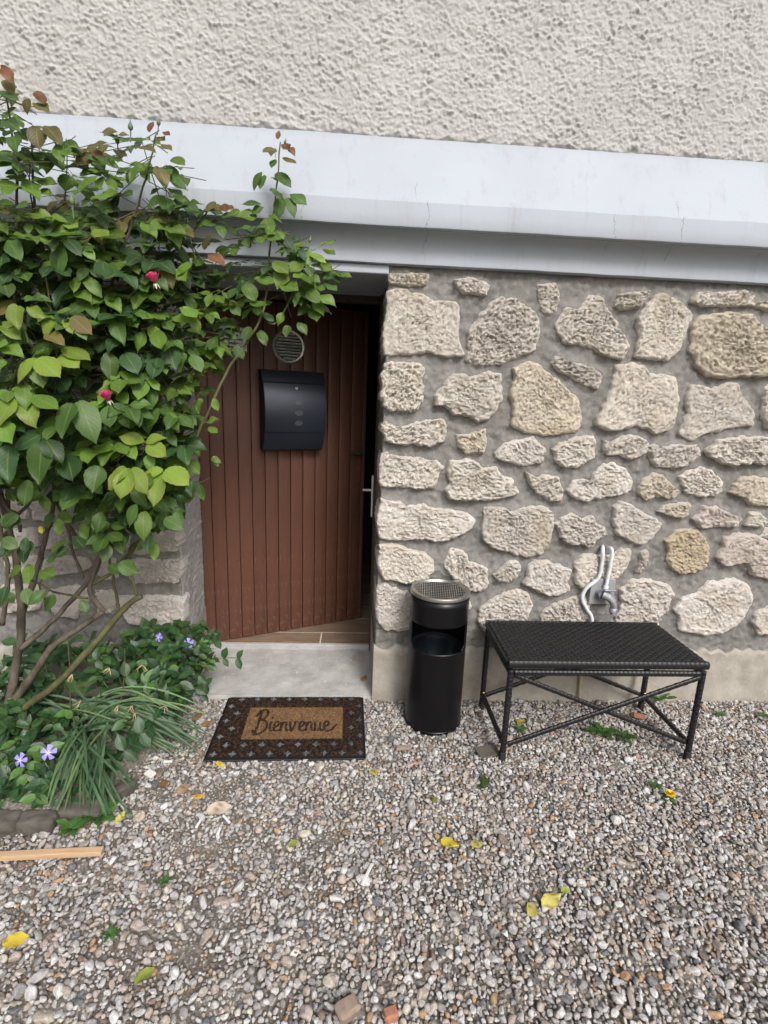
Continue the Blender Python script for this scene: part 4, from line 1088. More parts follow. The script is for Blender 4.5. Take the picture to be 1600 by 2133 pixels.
def leaf_batch(name, recs, geoms, colours, mat, parent):
    """many leaves joined into one mesh; recs = (matrix, variant, colour index)"""
    VV = []; FF = []; UU = []; CC = []; n = 0
    for (mw, va, ci) in recs:
        V, F, UV = geoms[va]; A = np.array(mw); k = random.uniform(.72, 1.25)
        v = np.array(V) @ A[:3, :3].T + A[:3, 3]; VV.append(v); FF.append(np.array(F)+n); n += len(V)
        f = np.array(F).ravel(); UU.append(np.array(UV)[f]); CC.append(np.tile(np.array((*[x*k for x in colours[ci]], 1)), (len(V), 1)))
    o = mk(name, np.vstack(VV), np.vstack(FF), mat, parent)
    me = o.data; uvl = me.uv_layers.new(name='UVMap'); uvl.data.foreach_set('uv', np.vstack(UU).astype(np.float32).ravel())
    ca = me.color_attributes.new('Col', 'FLOAT_COLOR', 'POINT'); ca.data.foreach_set('color', np.vstack(CC).astype(np.float32).ravel())
    tag(o, kind='stuff'); return o
def frame(p, axis, nrm, s):
    y = Vector(axis).normalized(); n = Vector(nrm); z = (n-y*n.dot(y))
    z = z.normalized() if z.length > 1e-4 else y.orthogonal().normalized(); x = y.cross(z)
    m = Matrix.Identity(4)
    for i in range(3): m[i][0] = x[i]*s; m[i][1] = y[i]*s; m[i][2] = z[i]*s; m[i][3] = p[i]
    return m
def in_poly(u, v, P):
    ins = False; n = len(P)
    for i in range(n):
        x1, y1 = P[i]; x2, y2 = P[(i+1) % n]
        if (y1 > v) != (y2 > v) and u < (x2-x1)*(v-y1)/(y2-y1)+x1: ins = not ins
    return ins

# ================================================================== ROSE BUSH
rb = empty('rose_bush', gz(70, 1520, 0.03))
tag(rb, 'large rose bush with green and bronze leaves and two pink buds against the wall', 'bush')
RG = [leaf_geom(i, (0.60, 0.70, 0.64, 0.56)[i % 4], serr=0.014, rows=16, droop=(-.1, .15, .4, .65, .25)[i % 5], fold=0.08+0.10*(i % 3), wave=0.02+0.025*(i % 3)) for i in range(12)]
RM = {}
def rose_me(va, ci):
    if (va, ci) not in RM:
        cv = (lambda uvv: (0.45*abs(uvv[0]-.5)*2*uvv[1], (0.22, 0.10, 0.04))) if ci in (3, 4) else None
        RM[(va, ci)] = leaf_mesh('rose_leaf', RG[va], CLS[ci], MT['leaf'], cv)
    return RM[(va, ci)]
leaves = []        # (matrix, variant, class, distance)
twigs = MB()
def cam_dir(du, dv): return (CR*du-CU*dv)
def add_leaf(p, axis, nrm, size, ci):
    m = frame(p, axis, nrm, size); leaves.append((m, random.randrange(12), ci, (Vector(p)-CAM).length))
# 1. leaves seen singly on the outside of the bush: u, v, depth y, class, length, direction in the picture
HERO = [
 (2,140,-.50,5,.06,.8,1),(12,165,-.50,4,.06,.6,1),(0,195,-.50,1,.06,1,.4),(45,195,-.42,4,.05,-.8,.8),(58,205,-.42,4,.055,0,1),(75,190,-.42,5,.055,.5,.9),(72,215,-.42,4,.06,.9,.6),(35,225,-.42,1,.055,-.9,.3),
 (30,280,-.5,1,.075,.3,1),(75,265,-.45,4,.08,.2,1),(95,262,-.45,4,.085,.7,.8),(120,300,-.45,2,.08,.3,1),(130,295,-.4,1,.07,.9,.6),(10,250,-.5,1,.07,.8,.6),
 (180,312,-.4,5,.045,-.8,.7),(195,312,-.4,5,.05,.6,.8),(245,275,-.4,4,.05,-1,.2),(268,282,-.4,4,.045,-1,.2),(225,298,-.4,4,.055,-1,.3),(290,305,-.4,4,.065,.9,.4),(325,288,-.38,4,.05,.9,.6),(335,300,-.38,4,.05,.8,.5),(310,275,-.38,5,.035,.3,-1),(340,275,-.38,5,.03,.9,.6),
 (350,345,-.36,1,.08,.4,1),(358,330,-.36,2,.07,.9,.6),(300,345,-.4,2,.07,-.6,.8),(330,350,-.4,4,.07,.4,.8),
 (592,300,-.2,5,.05,.5,1),(600,305,-.2,5,.045,.7,.9),(568,308,-.2,4,.05,-.7,.9),(572,310,-.2,4,.045,-.2,1),(590,328,-.2,4,.06,.8,.7),(572,332,-.2,1,.045,-.2,1),(578,290,-.2,5,.03,.2,-1),
 (545,358,-.2,1,.07,-.6,1),(552,365,-.2,1,.065,-.3,1),(575,360,-.2,1,.075,.9,.9),(565,370,-.2,1,.06,1,.2),(562,395,-.2,1,.06,.8,.7),
 (585,410,-.2,1,.075,-.1,1),(598,412,-.2,1,.085,.5,1),(605,405,-.2,1,.075,1,.7),(545,425,-.2,1,.07,-1,.1),(550,432,-.2,1,.06,-.8,.5),
 (535,450,-.2,2,.075,-.9,.3),(552,455,-.2,2,.08,.3,.9),(560,448,-.2,2,.06,.9,.4),(500,440,-.22,2,.065,-.8,.4),
 (448,420,-.24,4,.055,-.5,1),(455,425,-.24,4,.055,0,1),(465,425,-.24,5,.055,.4,1),(470,430,-.24,5,.04,.9,.5),
 (440,455,-.26,2,.07,-.8,.7),(460,452,-.26,2,.06,.8,-.2),(575,480,-.22,0,.07,.5,1),(590,490,-.22,0,.07,.6,1),
 (435,530,-.3,5,.075,.8,.6),(425,520,-.3,4,.06,.2,-.6),
 (640,520,-.22,2,.07,.2,1),(645,530,-.22,3,.075,.9,.3),(668,512,-.22,2,.06,.9,-.2),(672,520,-.22,3,.055,.6,.4),(660,550,-.22,3,.07,1,.6),(630,545,-.22,3,.085,-.5,.9),
 (570,545,-.25,3,.085,.7,.7),(595,560,-.25,3,.085,-.3,1),(530,580,-.26,2,.085,1,.4),(585,590,-.25,2,.085,.9,.6),(630,600,-.24,1,.06,-.2,1),(640,605,-.24,2,.075,.7,.8),(665,615,-.24,2,.085,.9,.6),(655,625,-.24,2,.075,.5,1),(625,580,-.24,2,.07,.9,.5),
 (510,590,-.27,2,.09,.5,1),(490,600,-.28,1,.06,-.4,.9),(520,630,-.27,2,.075,.9,.3),(590,650,-.25,2,.06,-.3,.9),(600,678,-.25,1,.055,-.1,1),(622,672,-.25,1,.055,.6,1),(540,690,-.26,1,.075,.5,1),(545,655,-.26,0,.06,.7,.4),(520,680,-.28,1,.075,-.2,1),(450,700,-.3,1,.075,-.2,1),(490,720,-.3,1,.07,.5,1),
 (110,455,-.5,3,.09,-1,-.1),(115,460,-.5,3,.08,.3,1),(135,468,-.5,3,.06,.9,.4),(155,475,-.5,3,.075,-.3,1),(195,480,-.48,3,.075,.9,.6),
 (165,400,-.48,2,.075,.3,-.6),(190,415,-.48,2,.09,1,-.1),(215,490,-.46,2,.095,1,.1),(300,465,-.42,2,.07,.5,.6),(350,475,-.4,2,.07,.9,.4),
 (130,510,-.52,1,.11,-.2,1),(205,550,-.48,1,.095,.8,.6),(215,545,-.48,0,.09,.2,1),(345,545,-.4,4,.085,.2,1),(370,560,-.4,3,.07,.6,1),(395,545,-.38,2,.075,-.3,1),
 (30,630,-.58,4,.09,-.8,.6),(35,635,-.58,3,.085,.2,1),(60,640,-.57,3,.06,.8,.6),(110,660,-.56,3,.07,0,1),(140,665,-.55,3,.075,.6,1),(150,660,-.55,4,.085,.8,.8),(95,695,-.58,4,.09,1,.5),(5,675,-.6,3,.085,.9,.7),(120,650,-.56,2,.05,.8,-.2),
 (5,720,-.6,2,.09,.9,.3),(75,745,-.6,3,.105,-.6,.9),(80,746,-.6,3,.105,.8,.7),(125,740,-.58,3,.09,1,.6),(130,725,-.57,3,.095,.9,.4),(75,755,-.6,2,.08,.3,1),(10,750,-.62,2,.08,-.3,1),(50,800,-.6,2,.085,.3,1),
 (175,605,-.5,1,.10,.2,1),(150,590,-.5,0,.09,-.6,.8),(270,635,-.45,1,.09,.2,1),(300,690,-.44,2,.08,-.2,1),(310,680,-.44,3,.075,.6,.8),(325,690,-.44,2,.09,.4,1),(380,640,-.4,2,.075,.6,.6),(360,660,-.4,2,.07,.9,.3),(400,660,-.38,2,.07,.4,1),
 (230,735,-.48,1,.095,.1,1),(260,735,-.47,0,.09,.7,1),(285,770,-.46,1,.095,.1,1),(330,745,-.44,0,.09,-.1,1),(350,720,-.42,0,.09,.3,1),(385,735,-.4,1,.07,-.3,1),(400,740,-.4,1,.08,.6,1),
 (30,830,-.64,3,.115,-.4,1),(45,832,-.64,3,.105,.6,1),(70,825,-.62,2,.095,.9,.5),(150,840,-.6,1,.11,-.1,1),(165,835,-.6,1,.13,.5,1),(225,845,-.55,1,.08,.2,1),(245,850,-.54,1,.075,.5,1),(5,880,-.66,2,.09,.6,1),
 (300,920,-.5,3,.075,-1,-.2),(302,920,-.5,3,.07,.9,-.3),(305,925,-.5,3,.085,.9,.6),(312,945,-.5,2,.07,.1,1),(330,850,-.45,1,.085,-.4,.9),(350,860,-.44,2,.08,.5,.9),(320,810,-.46,1,.07,0,1),
 (90,920,-.64,1,.12,-.1,1),(20,930,-.66,0,.11,.1,1),(95,915,-.64,0,.10,.7,.9),(85,905,-.62,0,.10,-.9,.6),(140,950,-.6,0,.10,.5,1),(60,1000,-.6,1,.09,-.1,1),
 (265,975,-.58,3,.09,-.7,.8),(268,975,-.58,3,.10,-.1,1),(275,975,-.58,3,.10,.6,.9),(205,970,-.58,1,.10,0,1),(310,985,-.56,2,.06,0,1),(335,985,-.56,3,.11,-.1,1),(345,978,-.56,3,.115,.9,.5),(340,980,-.56,3,.07,-.9,.1),
 (285,1050,-.56,1,.09,-.4,1),(300,1065,-.56,2,.10,.1,1),(215,1065,-.55,1,.08,-.2,1),(270,1020,-.5,0,.10,-.9,.4),(245,1110,-.5,1,.075,.2,1),(400,1000,-.4,0,.07,0,1),(415,1010,-.4,1,.06,.3,1),(375,1030,-.42,0,.06,.1,1),
 (445,950,-.32,3,.05,.4,.9),(440,955,-.32,2,.045,1,.3),(435,890,-.34,2,.055,.9,.7),(430,880,-.34,2,.055,.7,-.3),(445,830,-.34,2,.05,.3,1),(420,830,-.34,2,.06,-.3,1),
 (238,1118,-.48,6,.04,.6,.5),(84,1096,-.5,6,.03,.2,1),(60,1175,-.5,2,.07,.2,1),(45,1180,-.5,2,.06,-.6,.7),(85,1190,-.5,2,.07,1,.2),(100,1165,-.48,1,.06,.9,-.4),(55,1225,-.5,1,.06,.3,1),(170,1250,-.4,1,.05,.4,1),
]
for (u, v) in ((20, 1010), (75, 1030), (140, 1015), (185, 1085), (25, 1075), (110, 1080), (10, 1130), (150, 1130), (215, 1130), (60, 1130), (330, 1080), (360, 1065), (310, 1120), (20, 1230), (105, 1240), (240, 1170)):   # sprays hanging in front of the canes
    for k in range(3): HERO.append((u+random.uniform(-14, 14), v+random.uniform(-12, 12), -.46-random.uniform(0, .08), random.choice((0, 1, 1, 2)), random.uniform(.05, .078), random.choice((-1, 0, 1))*random.uniform(.4, 1), random.uniform(.3, 1)))
for (u, v, y, ci, s, du, dv) in HERO:
    ax = cam_dir(du, dv*0.85).normalized()+(-CF)*random.uniform(.05, .5)
    nr = Vector((random.uniform(-.35, .35), -0.75, 0.75+random.uniform(-.2, .3)))
    add_leaf(wy(u, v, y+random.uniform(-.02, .02)), ax, nr, s*random.uniform(.82, 1.0), ci)
# 2. compound leaves through the body of the bush
OUT = [(0,140),(30,200),(80,205),(110,270),(190,330),(240,290),(330,285),(385,350),(385,410),(470,440),(530,400),(565,350),(600,350),(605,400),(620,440),(610,470),(630,520),(680,525),(690,570),(680,640),(640,660),(600,680),(555,720),(500,740),(470,760),(440,830),(420,860),(410,960),(420,990),(390,1030),(330,1060),(300,1090),(240,1120),(200,1060),(130,1000),(60,985),(0,990)]
def front_y(u, v):
    f = np.interp(u, [0, 250, 480, 700], [-.64, -.50, -.27, -.22])
    return f*np.interp(v, [150, 500, 900, 1100], [.72, .86, 1.0, .92])
tries = 0; nspr = 0; spr_pts = []
while nspr < 720 and tries < 14000:
    tries += 1
    u = random.uniform(-60, 700); v = random.uniform(140, 1110)
    if not in_poly(max(u, 1), v, OUT): continue
    if u > 440 and v < 470: continue                         # single shoots stand free of the wall here
    if 60 < u < 240 and 960 < v and random.random() < .6: continue
    if v < 430 and random.random() < .62: continue
    if u > 500 and v > 640: continue
    if u > 400 and random.random() < .45: continue

    if 240 < u < 420 and 850 < v < 960 and random.random() < .15: continue
    fy = front_y(u, v); dpt = random.random()**1.3
    y = fy+(-0.14-fy)*dpt
    p = wy(u, v, y); nspr += 1; spr_pts.append(p)
    hd = random.gauss(0, 1.0)
    out = Vector((sin(hd)*0.9, -cos(hd)*0.75-0.15, random.uniform(-.75, .05))).normalized()
    r_ = random.random()
    ci = 0 if r_ < .26 else (1 if r_ < .66 else 2)
    if v < 520 and random.random() < .5: ci = random.choice((1, 1, 2, 2, 2, 4))
    s = random.uniform(.040, .084)*(0.85 if u > 420 else 1)
    n = 5 if random.random() < .75 else 3
    up = Vector((random.uniform(-.3, .3), -0.55, 0.85))
    side = out.cross(up).normalized(); q = p
    path = [p-out*s*1.2, p, p+out*s*0.9]
    twigs.tube(path, [.0014, .0012, .0009], 5, False)
    add_leaf(p+out*s*0.95, out+Vector((0, -.1, -.25)), up, s, ci)
    for k in range(n//2):
        b = p+out*s*(0.75-0.75*k)
        for sg in (-1, 1):
            add_leaf(b+side*sg*0.005, out*0.45+side*sg*0.95+Vector((0, -.12, random.uniform(-.35, .05))), up+Vector((random.uniform(-.35, .35), random.uniform(-.3, .2), 0)), s*(0.92-0.14*k)*random.uniform(.85, 1.05), ci)
leaves.sort(key=lambda L: L[3])
for (m, va, ci, d) in leaves[:300]:
    inst('leaf', rose_me(va, ci), m, rb)
leaf_batch('foliage', [(m, va, ci) for (m, va, ci, d) in leaves[300:]], RG, CLS, MT['leaf'], rb)
# canes: points in the picture with depth, radius start -> end, bark
def E_(x, y): return (x*0.28125, 950+y*0.28125)
CANES = [
 ([(60,1850,-.30),(130,1500,-.31),(160,1200,-.32),(120,800,-.33),(60,500,-.34),(0,280,-.36),(-60,0,-.36)], .0155, .008, 'bark'),
 ([(170,1870,-.36),(400,1700,-.37),(700,1390,-.36),(900,1150,-.34),(1050,1035,-.33)], .0125, .0095, 'cane'),
 ([(100,1830,-.32),(280,1570,-.34),(400,1400,-.34),(560,1290,-.33),(770,1150,-.31)], .014, .0095, 'bark'),
 ([(770,1150,-.31),(690,1060,-.31),(665,980,-.31),(700,850,-.31),(770,620,-.32),(790,400,-.34),(800,100,-.36)], .010, .0055, 'bark'),
 ([(150,1440,-.33),(400,1210,-.31),(600,990,-.29),(720,830,-.28),(760,560,-.27),(740,200,-.3),(700,-100,-.33)], .0095, .006, 'bark'),
 ([(160,1180,-.30),(300,760,-.28),(370,480,-.28),(410,230,-.29),(420,0,-.30),(430,-300,-.32),(380,-800,-.34)], .010, .006, 'bark'),
 ([(620,910,-.26),(540,720,-.25),(490,480,-.25),(450,150,-.27),(440,-100,-.3)], .0055, .0045, 'bark'),
 ([(720,690,-.26),(600,640,-.25),(530,540,-.25),(450,400,-.26),(400,240,-.28)], .006, .0075, 'bark'),
 ([(450,390,-.26),(560,340,-.25),(650,260,-.24),(760,120,-.25)], .005, .004, 'cane'),
 ([(885,1150,-.33),(850,950,-.33),(820,780,-.34),(800,500,-.35)], .0050, .0040, 'cane'),
 ([(1020,1030,-.33),(970,850,-.33),(960,700,-.33),(1040,620,-.34),(1110,450,-.36)], .0055, .0040, 'cane'),
 ([(690,945,-.31),(830,860,-.3),(960,720,-.29),(1080,560,-.28),(1240,300,-.3)], .0062, .0045, 'cane'),
 ([(1240,300,-.3),(1340,113,-.31),(1430,-85,-.31),(1560,-370,-.3),(1703,-658,-.28),(1850,-870,-.26),(1960,-1100,-.24),(1990,-1500,-.2),(2040,-1900,-.2),(2075,-2330,-.2)], .0060, .0022, 'cane'),
 ([(1990,-990,-.26),(2060,-1000,-.24),(2190,-1250,-.22),(2280,-1480,-.22)], .0035, .002, 'cane'),
 ([(0,620,-.33),(60,560,-.33),(140,430,-.33),(230,330,-.34),(330,150,-.36)], .0065, .005, 'bark'),
 ([(0,300,-.38),(70,400,-.37),(130,440,-.36),(150,560,-.34)], .007, .006, 'bark'),
 ([(20,1250,-.34),(60,900,-.36),(20,640,-.38),(-40,300,-.4)], .0085, .006, 'bark'),
 ([(400,1210,-.31),(340,1080,-.3),(300,940,-.3),(390,870,-.31)], .0045, .002, 'bark'),
 ([(650,1050,-.33),(520,1030,-.36),(400,1000,-.4),(200,900,-.44),(90,840,-.46)], .0045, .0022, 'cane'),
 ([(700,710,-.26),(640,480,-.24),(590,330,-.24),(560,180,-.25)], .0030, .0028, 'bark'),
 ([(380,-800,-.34),(330,-1400,-.36),(250,-1900,-.38),(240,-2350,-.42)], .0055, .0022, 'bark'),
 ([(430,-300,-.32),(700,-900,-.36),(900,-1500,-.36),(1060,-2000,-.36),(1160,-2400,-.38)], .0055, .002, 'bark'),
 ([(60,500,-.34),(70,-200,-.4),(100,-900,-.44),(120,-1700,-.46),(110,-2200,-.46),(40,-2700,-.48)], .007, .0022, 'bark'),
 ([(700,-100,-.33),(800,-700,-.38),(1000,-1250,-.36),(1380,-1600,-.3),(1560,-1850,-.25)], .005, .002, 'cane'),
 ([(440,-100,-.4),(400,-420,-.5),(420,-700,-.52),(330,-1400,-.52)], .004, .002, 'cane'),
 ([(1000,-30,-.48),(1060,-90,-.5),(1075,-120,-.5)], .003, .002, 'cane'),
]
for pts, r0, r1, bk_ in CANES:
    P3 = [wy(*E_(a, b), y) for (a, b, y) in pts]
    P3[0] = Vector(P3[0]); sp = smooth_path(P3, 7)
    for i, p in enumerate(sp):
        sp[i] = p+Vector((mnoise.noise(p*22), mnoise.noise(p*22+Vector((9, 0, 0))), mnoise.noise(p*22+Vector((0, 9, 0)))))*0.005
    rr = [lerp_list([r0, r1], len(sp))[i]*(1+0.16*mnoise.noise(p*60)+(.12 if i % 9 == 4 else 0)) for i, p in enumerate(sp)]
    V, F = tube(sp, rr, 10); mk('cane', V, F, MT[bk_], rb)
    if r0 > .004:                                              # thorns
        for i in range(3, len(sp)-2, 4):
            d = Vector((random.gauss(0, 1), random.gauss(0, 1), random.gauss(0, .4))).normalized(); b = sp[i]
            twigs.tube([b+d*rr[i]*.8, b+d*(rr[i]+.004)+Vector((0, 0, -.001)), b+d*(rr[i]+.0075)+Vector((0, 0, -.003))], [.0022, .0012, .0002], 5, False)
# fine twigs inside the crown
for k in range(70):
    p = random.choice(spr_pts); q = p+Vector((random.gauss(0, .04), .06+random.gauss(0, .03), -random.uniform(.08, .2)))
    twigs.tube(smooth_path([p, (p+q)/2+Vector((random.gauss(0, .015), 0, 0)), q], 3), lerp_list([.0013, .0026], 7), 5, False)
tag(twigs.build('twigs', MT['cane'], rb, smooth=True), kind='stuff')
# buds and the two opening roses
def bud(u, v, y, s=1.0, lean=(0, 0)):
    p = wy(u, v, y); m = MB(); d = Vector((lean[0], 0, 1)).normalized()
    pts = [(-.030, .0016), (0, .0020), (.003, .0055), (.008, .0072), (.014, .0062), (.019, .0032), (.026, .0012), (.032, .0002)]
    m.tube([p+d*a*s for a, _ in pts], [r*s for _, r in pts], 10)
    return m.build('bud', MT['bud'], rb)
for (u, v, y, s, l) in ((272, 272, -.4, 1.0, .05), (245, 300, -.4, .9, 0), (330, 262, -.38, .8, .15), (151, 428, -.5, 1.1, 0), (645, 505, -.22, .8, .2), (593, 300, -.2, .6, .3), (573, 318, -.2, .5, -.1), (372, 455, -.36, .7, 0), (52, 690, -.58, 1.0, -.2)): bud(u, v, y, s, (l, 0))
def rose(u, v, y, s, lean):
    c = wy(u, v, y); ax = Vector(lean).normalized(); rq = ax.to_track_quat('Z', 'Y').to_matrix().to_4x4()
    m = MB(); mm_ = Matrix.Translation(c) @ rq
    for ring, (n, r, h, cl, w) in enumerate(((3, .0050, .021, -.10, 1.7), (4, .0085, .023, -.10, 1.5), (5, .0120, .022, -.02, 1.35), (5, .0150, .018, .10, 1.2))):
        for k in range(n):
            a0 = 2*pi*(k+.5*(ring % 2))/n+random.uniform(-.15, .15); V = []; F = []; NU, NV = 7, 6
            for j in range(NV):
                t = j/(NV-1)
                for i in range(NU):
                    a = a0+(i/(NU-1)-.5)*2*pi/n*w*(0.6+.4*sin(pi*min(1, t+.25)))
                    rr_ = (r*(0.35+0.65*t**.6)+cl*.012*t*t)*(1+.10*mnoise.noise(Vector((a*2, t*3, ring+k))))
                    z = h*(t-.12*(2*i/(NU-1)-1)**2*t)+0
                    V.append(Vector((rr_*cos(a), rr_*sin(a), z))*s)
            for j in range(NV-1):
                for i in range(NU-1): F.append((j*NU+i, j*NU+i+1, (j+1)*NU+i+1, (j+1)*NU+i))
            m.add(V, F, mm_)
    fl_ = m.build('rose_flower', MT['pink'], rb, smooth=True)
    m = MB(); G = leaf_geom(3, .30, droop=.9, fold=.1)
    for k in range(5):
        a = 2*pi*k/5+.3
        m.add(G[0], G[1], mm_ @ frame(Vector((0, 0, -.001)), Vector((cos(a), sin(a), -.75)), Vector((0, 0, 1)), .019*s))
    m.build('sepals', MT['sepal'], fl_, smooth=True)
    MB().tube([mm_ @ Vector((0, 0, .003)), mm_ @ Vector((0, 0, -.004)), mm_ @ Vector((0, 0, -.009)), mm_ @ Vector((0, .01, -.04)), mm_ @ Vector((0, .04, -.07))], [.004, .0055, .003, .0018, .0018], 8).build('flower_stem', MT['cane'], fl_, smooth=True)
rose(322, 586, -.50, 1.08, (-.15, -.45, 1)); rose(225, 830, -.64, .98, (-.1, -.6, 1))

# ================================================================== PLANTING BED
bed = []; nb = 40
BP = [gz(-260, 1742), gz(0, 1742), gz(110, 1728), gz(190, 1705), gz(232, 1660), gz(262, 1612), gz(330, 1560), gz(380, 1500), gz(388, 1455), (-0.74, -0.012, 0), (-2.2, -.012, 0)]
cxb = Vector((-1.25, -.32, 0)); V = []; F = []; outl = []
for i in range(len(BP)):
    a, b = Vector(BP[i]), Vector(BP[(i+1) % len(BP)])
    for k in range(6): outl.append(a.lerp(b, k/6))
NB = len(outl)
for j, (t, hz_) in enumerate(((1.0, -.01), (.97, .020), (.88, .034), (.7, .042), (.45, .046), (.2, .048))):
    for p in outl:
        q = cxb.lerp(p, t); V.append((q.x, min(q.y, -.010), hz_+.010*mnoise.noise(Vector((q.x*14, q.y*14, 0)))))
V.append((cxb.x, cxb.y, .05))
for j in range(5):
    for i in range(NB): F.append((j*NB+i, j*NB+(i+1) % NB, (j+1)*NB+(i+1) % NB, (j+1)*NB+i))
for i in range(NB): F.append((5*NB+i, 5*NB+(i+1) % NB, len(V)-1))
bd = mk('planting_bed', V, F, MT['soil']); tag(bd, 'dark soil of the planting bed under the rose bush', 'bed', kind='structure')
def rock(name, u0, u1, v0, v1, hgt, seed, mat, label, cat='stone', zb=0.0, rz=0.0, group=None):
    """a squarish block whose front foot stands on the picture span"""
    hgt *= .72; a = gz(u0, v1, zb); b = gz(u1, v1, zb); w = (b-a).length; dpt = max(.05, w*.55)
    bm = bmesh.new(); bmesh.ops.create_cube(bm, size=1.0); bmesh.ops.subdivide_edges(bm, edges=bm.edges[:], cuts=9, use_grid_fill=True)
    for v in bm.verts:
        q = v.co.copy(); r = (abs(q.x*2)**6+abs(q.y*2)**6+abs(q.z*2)**6)**(1/6); q /= max(r, .001)*2
        q = Vector((q.x*w*2*(1-.12*q.z), q.y*dpt*2, q.z*hgt*2))*.98; n_ = mnoise.fractal(q*16+Vector((seed*7, 0, 0)), .7, 2, 4); n2_ = mnoise.fractal(q*60+Vector((0, seed*5, 0)), .7, 2, 3)
        v.co = q*(1+.16*n_)+q.normalized()*n2_*.004+Vector((0, 0, hgt*.28))
    me = bpy.data.meshes.new(name); bm.to_mesh(me); bm.free(); me.polygons.foreach_set('use_smooth', [True]*len(me.polygons)); me.materials.append(mat)
    o = bpy.data.objects.new(name, me); COL.objects.link(o); o.location = (a+b)/2+Vector((0, dpt*.5, 0)); o.rotation_euler = (0, 0, rz+math.atan2(b.y-a.y, b.x-a.x))
    tag(o, label, cat, group); return o
rock('edging_stone', -70, 28, 1700, 1748, .085, 1, MT['edge'], 'dark edging stone of the bed cut off by the left picture edge', group='stones edging the bed')
rock('edging_stone', 30, 106, 1690, 1742, .085, 2, MT['edge'], 'dark edging stone with a pale lichen patch above the wooden lath', group='stones edging the bed')
rock('edging_stone', 108, 205, 1660, 1716, .07, 3, MT['edge'], 'grey edging stone under the drooping strap leaves', group='stones edging the bed')
rock('edging_stone', 215, 275, 1610, 1668, .07, 4, MT['edge'], 'grey edging stone at the bed corner nearest the doormat', group='stones edging the bed', rz=.9)

# ================================================================== PERIWINKLE
pv_ = empty('periwinkle', gz(120, 1560, .03)); tag(pv_, 'dark green periwinkle with violet flowers trailing over the bed edge', 'plant')
VG = [leaf_geom(40+i, 0.60, serr=0.0, rows=7, fold=.18+.06*(i % 2), droop=.1+.15*(i % 3), wave=.015) for i in range(5)]
VC = [(0.026, 0.074, 0.028), (0.042, 0.102, 0.032), (0.080, 0.170, 0.042)]
VM = {}
vleaf = []; vst = MB()
VOUT = [(-40,1440),(40,1330),(150,1330),(230,1350),(300,1285),(345,1300),(420,1300),(455,1330),(440,1380),(420,1430),(385,1470),(350,1500),(320,1530),(300,1550),(240,1560),(220,1620),(215,1650),(90,1690),(-40,1690)]
HOLE = [(120,1430),(300,1420),(330,1530),(230,1600),(150,1560)]
n = 0; tries = 0
while n < 400 and tries < 9000:
    tries += 1
    u, v = random.uniform(-40, 460), random.uniform(1285, 1690)
    if n > 300: u, v = (random.uniform(260, 450), random.uniform(1290, 1500)) if n < 370 else (random.uniform(-30, 150), random.uniform(1590, 1690))
    if not in_poly(u, v, VOUT): continue
    if in_poly(u, v, HOLE) and random.random() < .7: continue
    yy_ = np.interp(v, [1285, 1450, 1690], [-.10, -.26, -.60])+random.uniform(-.07, .05)
    if u > 380: yy_ = random.uniform(-.06, .02)
    p = wy(u, v, yy_)
    if p.z < .03: p.z = .03+random.uniform(0, .03)
    n += 1
    hd = random.uniform(0, 2*pi); st_ = Vector((cos(hd), sin(hd)*.8-.3, random.uniform(-.1, .5))).normalized(); sd2 = st_.cross(Vector((0, 0, 1))).normalized()
    ci = random.choice((0, 0, 0, 1, 1, 2)); s = random.uniform(.042, .068)*(.75 if u > 380 else 1)
    vst.tube([p-st_*.05-Vector((0, 0, .02)), p-st_*.02, p+st_*.004], [.0013, .0012, .0008], 5, False)
    for lv in range(2):
        b = p-st_*.028*lv; a0 = random.uniform(0, pi) if lv else 0; s2 = sd2 if lv == 0 else (sd2*.5+st_.cross(sd2)*.8).normalized()
        for sg in (-1, 1):
            vleaf.append((frame(b, s2*sg+st_*.35+Vector((0, -.15, random.uniform(-.3, .15))), Vector((random.uniform(-.3, .3), -.6, .9)), s*random.uniform(.8, 1.05)), random.randrange(5), ci))
# trailing sprays over the doorstep
for trail in ([(385,1400,-.04),(420,1392,-.02),(450,1375,-.01),(480,1370,.0),(505,1372,.0)], [(370,1430,-.05),(395,1440,-.03),(420,1425,-.02),(435,1428,-.02)], [(400,1320,-.03),(425,1322,.0),(440,1330,.02),(455,1328,.03)], [(380,1400,-.04),(400,1410,-.02),(425,1400,.0)], [(330,1500,-.2),(360,1520,-.24),(385,1545,-.28),(400,1565,-.3)], [(360,1300,-.05),(390,1312,-.03),(420,1318,.0)], [(350,1440,-.08),(380,1455,-.06),(405,1450,-.04),(428,1440,-.02)]):
    P3 = smooth_path([wy(a, b, y) for a, b, y in trail], 4); vst.tube(P3, .0013, 6, False)
    for i in range(2, len(P3), 4):
        t_ = (P3[i]-P3[i-1]).normalized(); sd2 = t_.cross(-CF).normalized()
        for sg in (-1, 1):
            vleaf.append((frame(P3[i], sd2*sg+t_*.5-CF*.3, -CF+Vector((0, 0, .5)), random.uniform(.042, .056)), random.randrange(5), random.choice((0, 1))))
vleaf.sort(key=lambda L: (L[0].translation-CAM).length)
for (m, va, ci) in vleaf[:280]:
    if (va, ci) not in VM: VM[(va, ci)] = leaf_mesh('periwinkle_leaf', VG[va], VC[ci], MT['vleaf'])
    inst('leaf', VM[(va, ci)], m, pv_)
leaf_batch('foliage', vleaf[280:], VG, VC, MT['vleaf'], pv_)
tag(vst.build('stems', MT['cane'], pv_, smooth=True), kind='stuff')
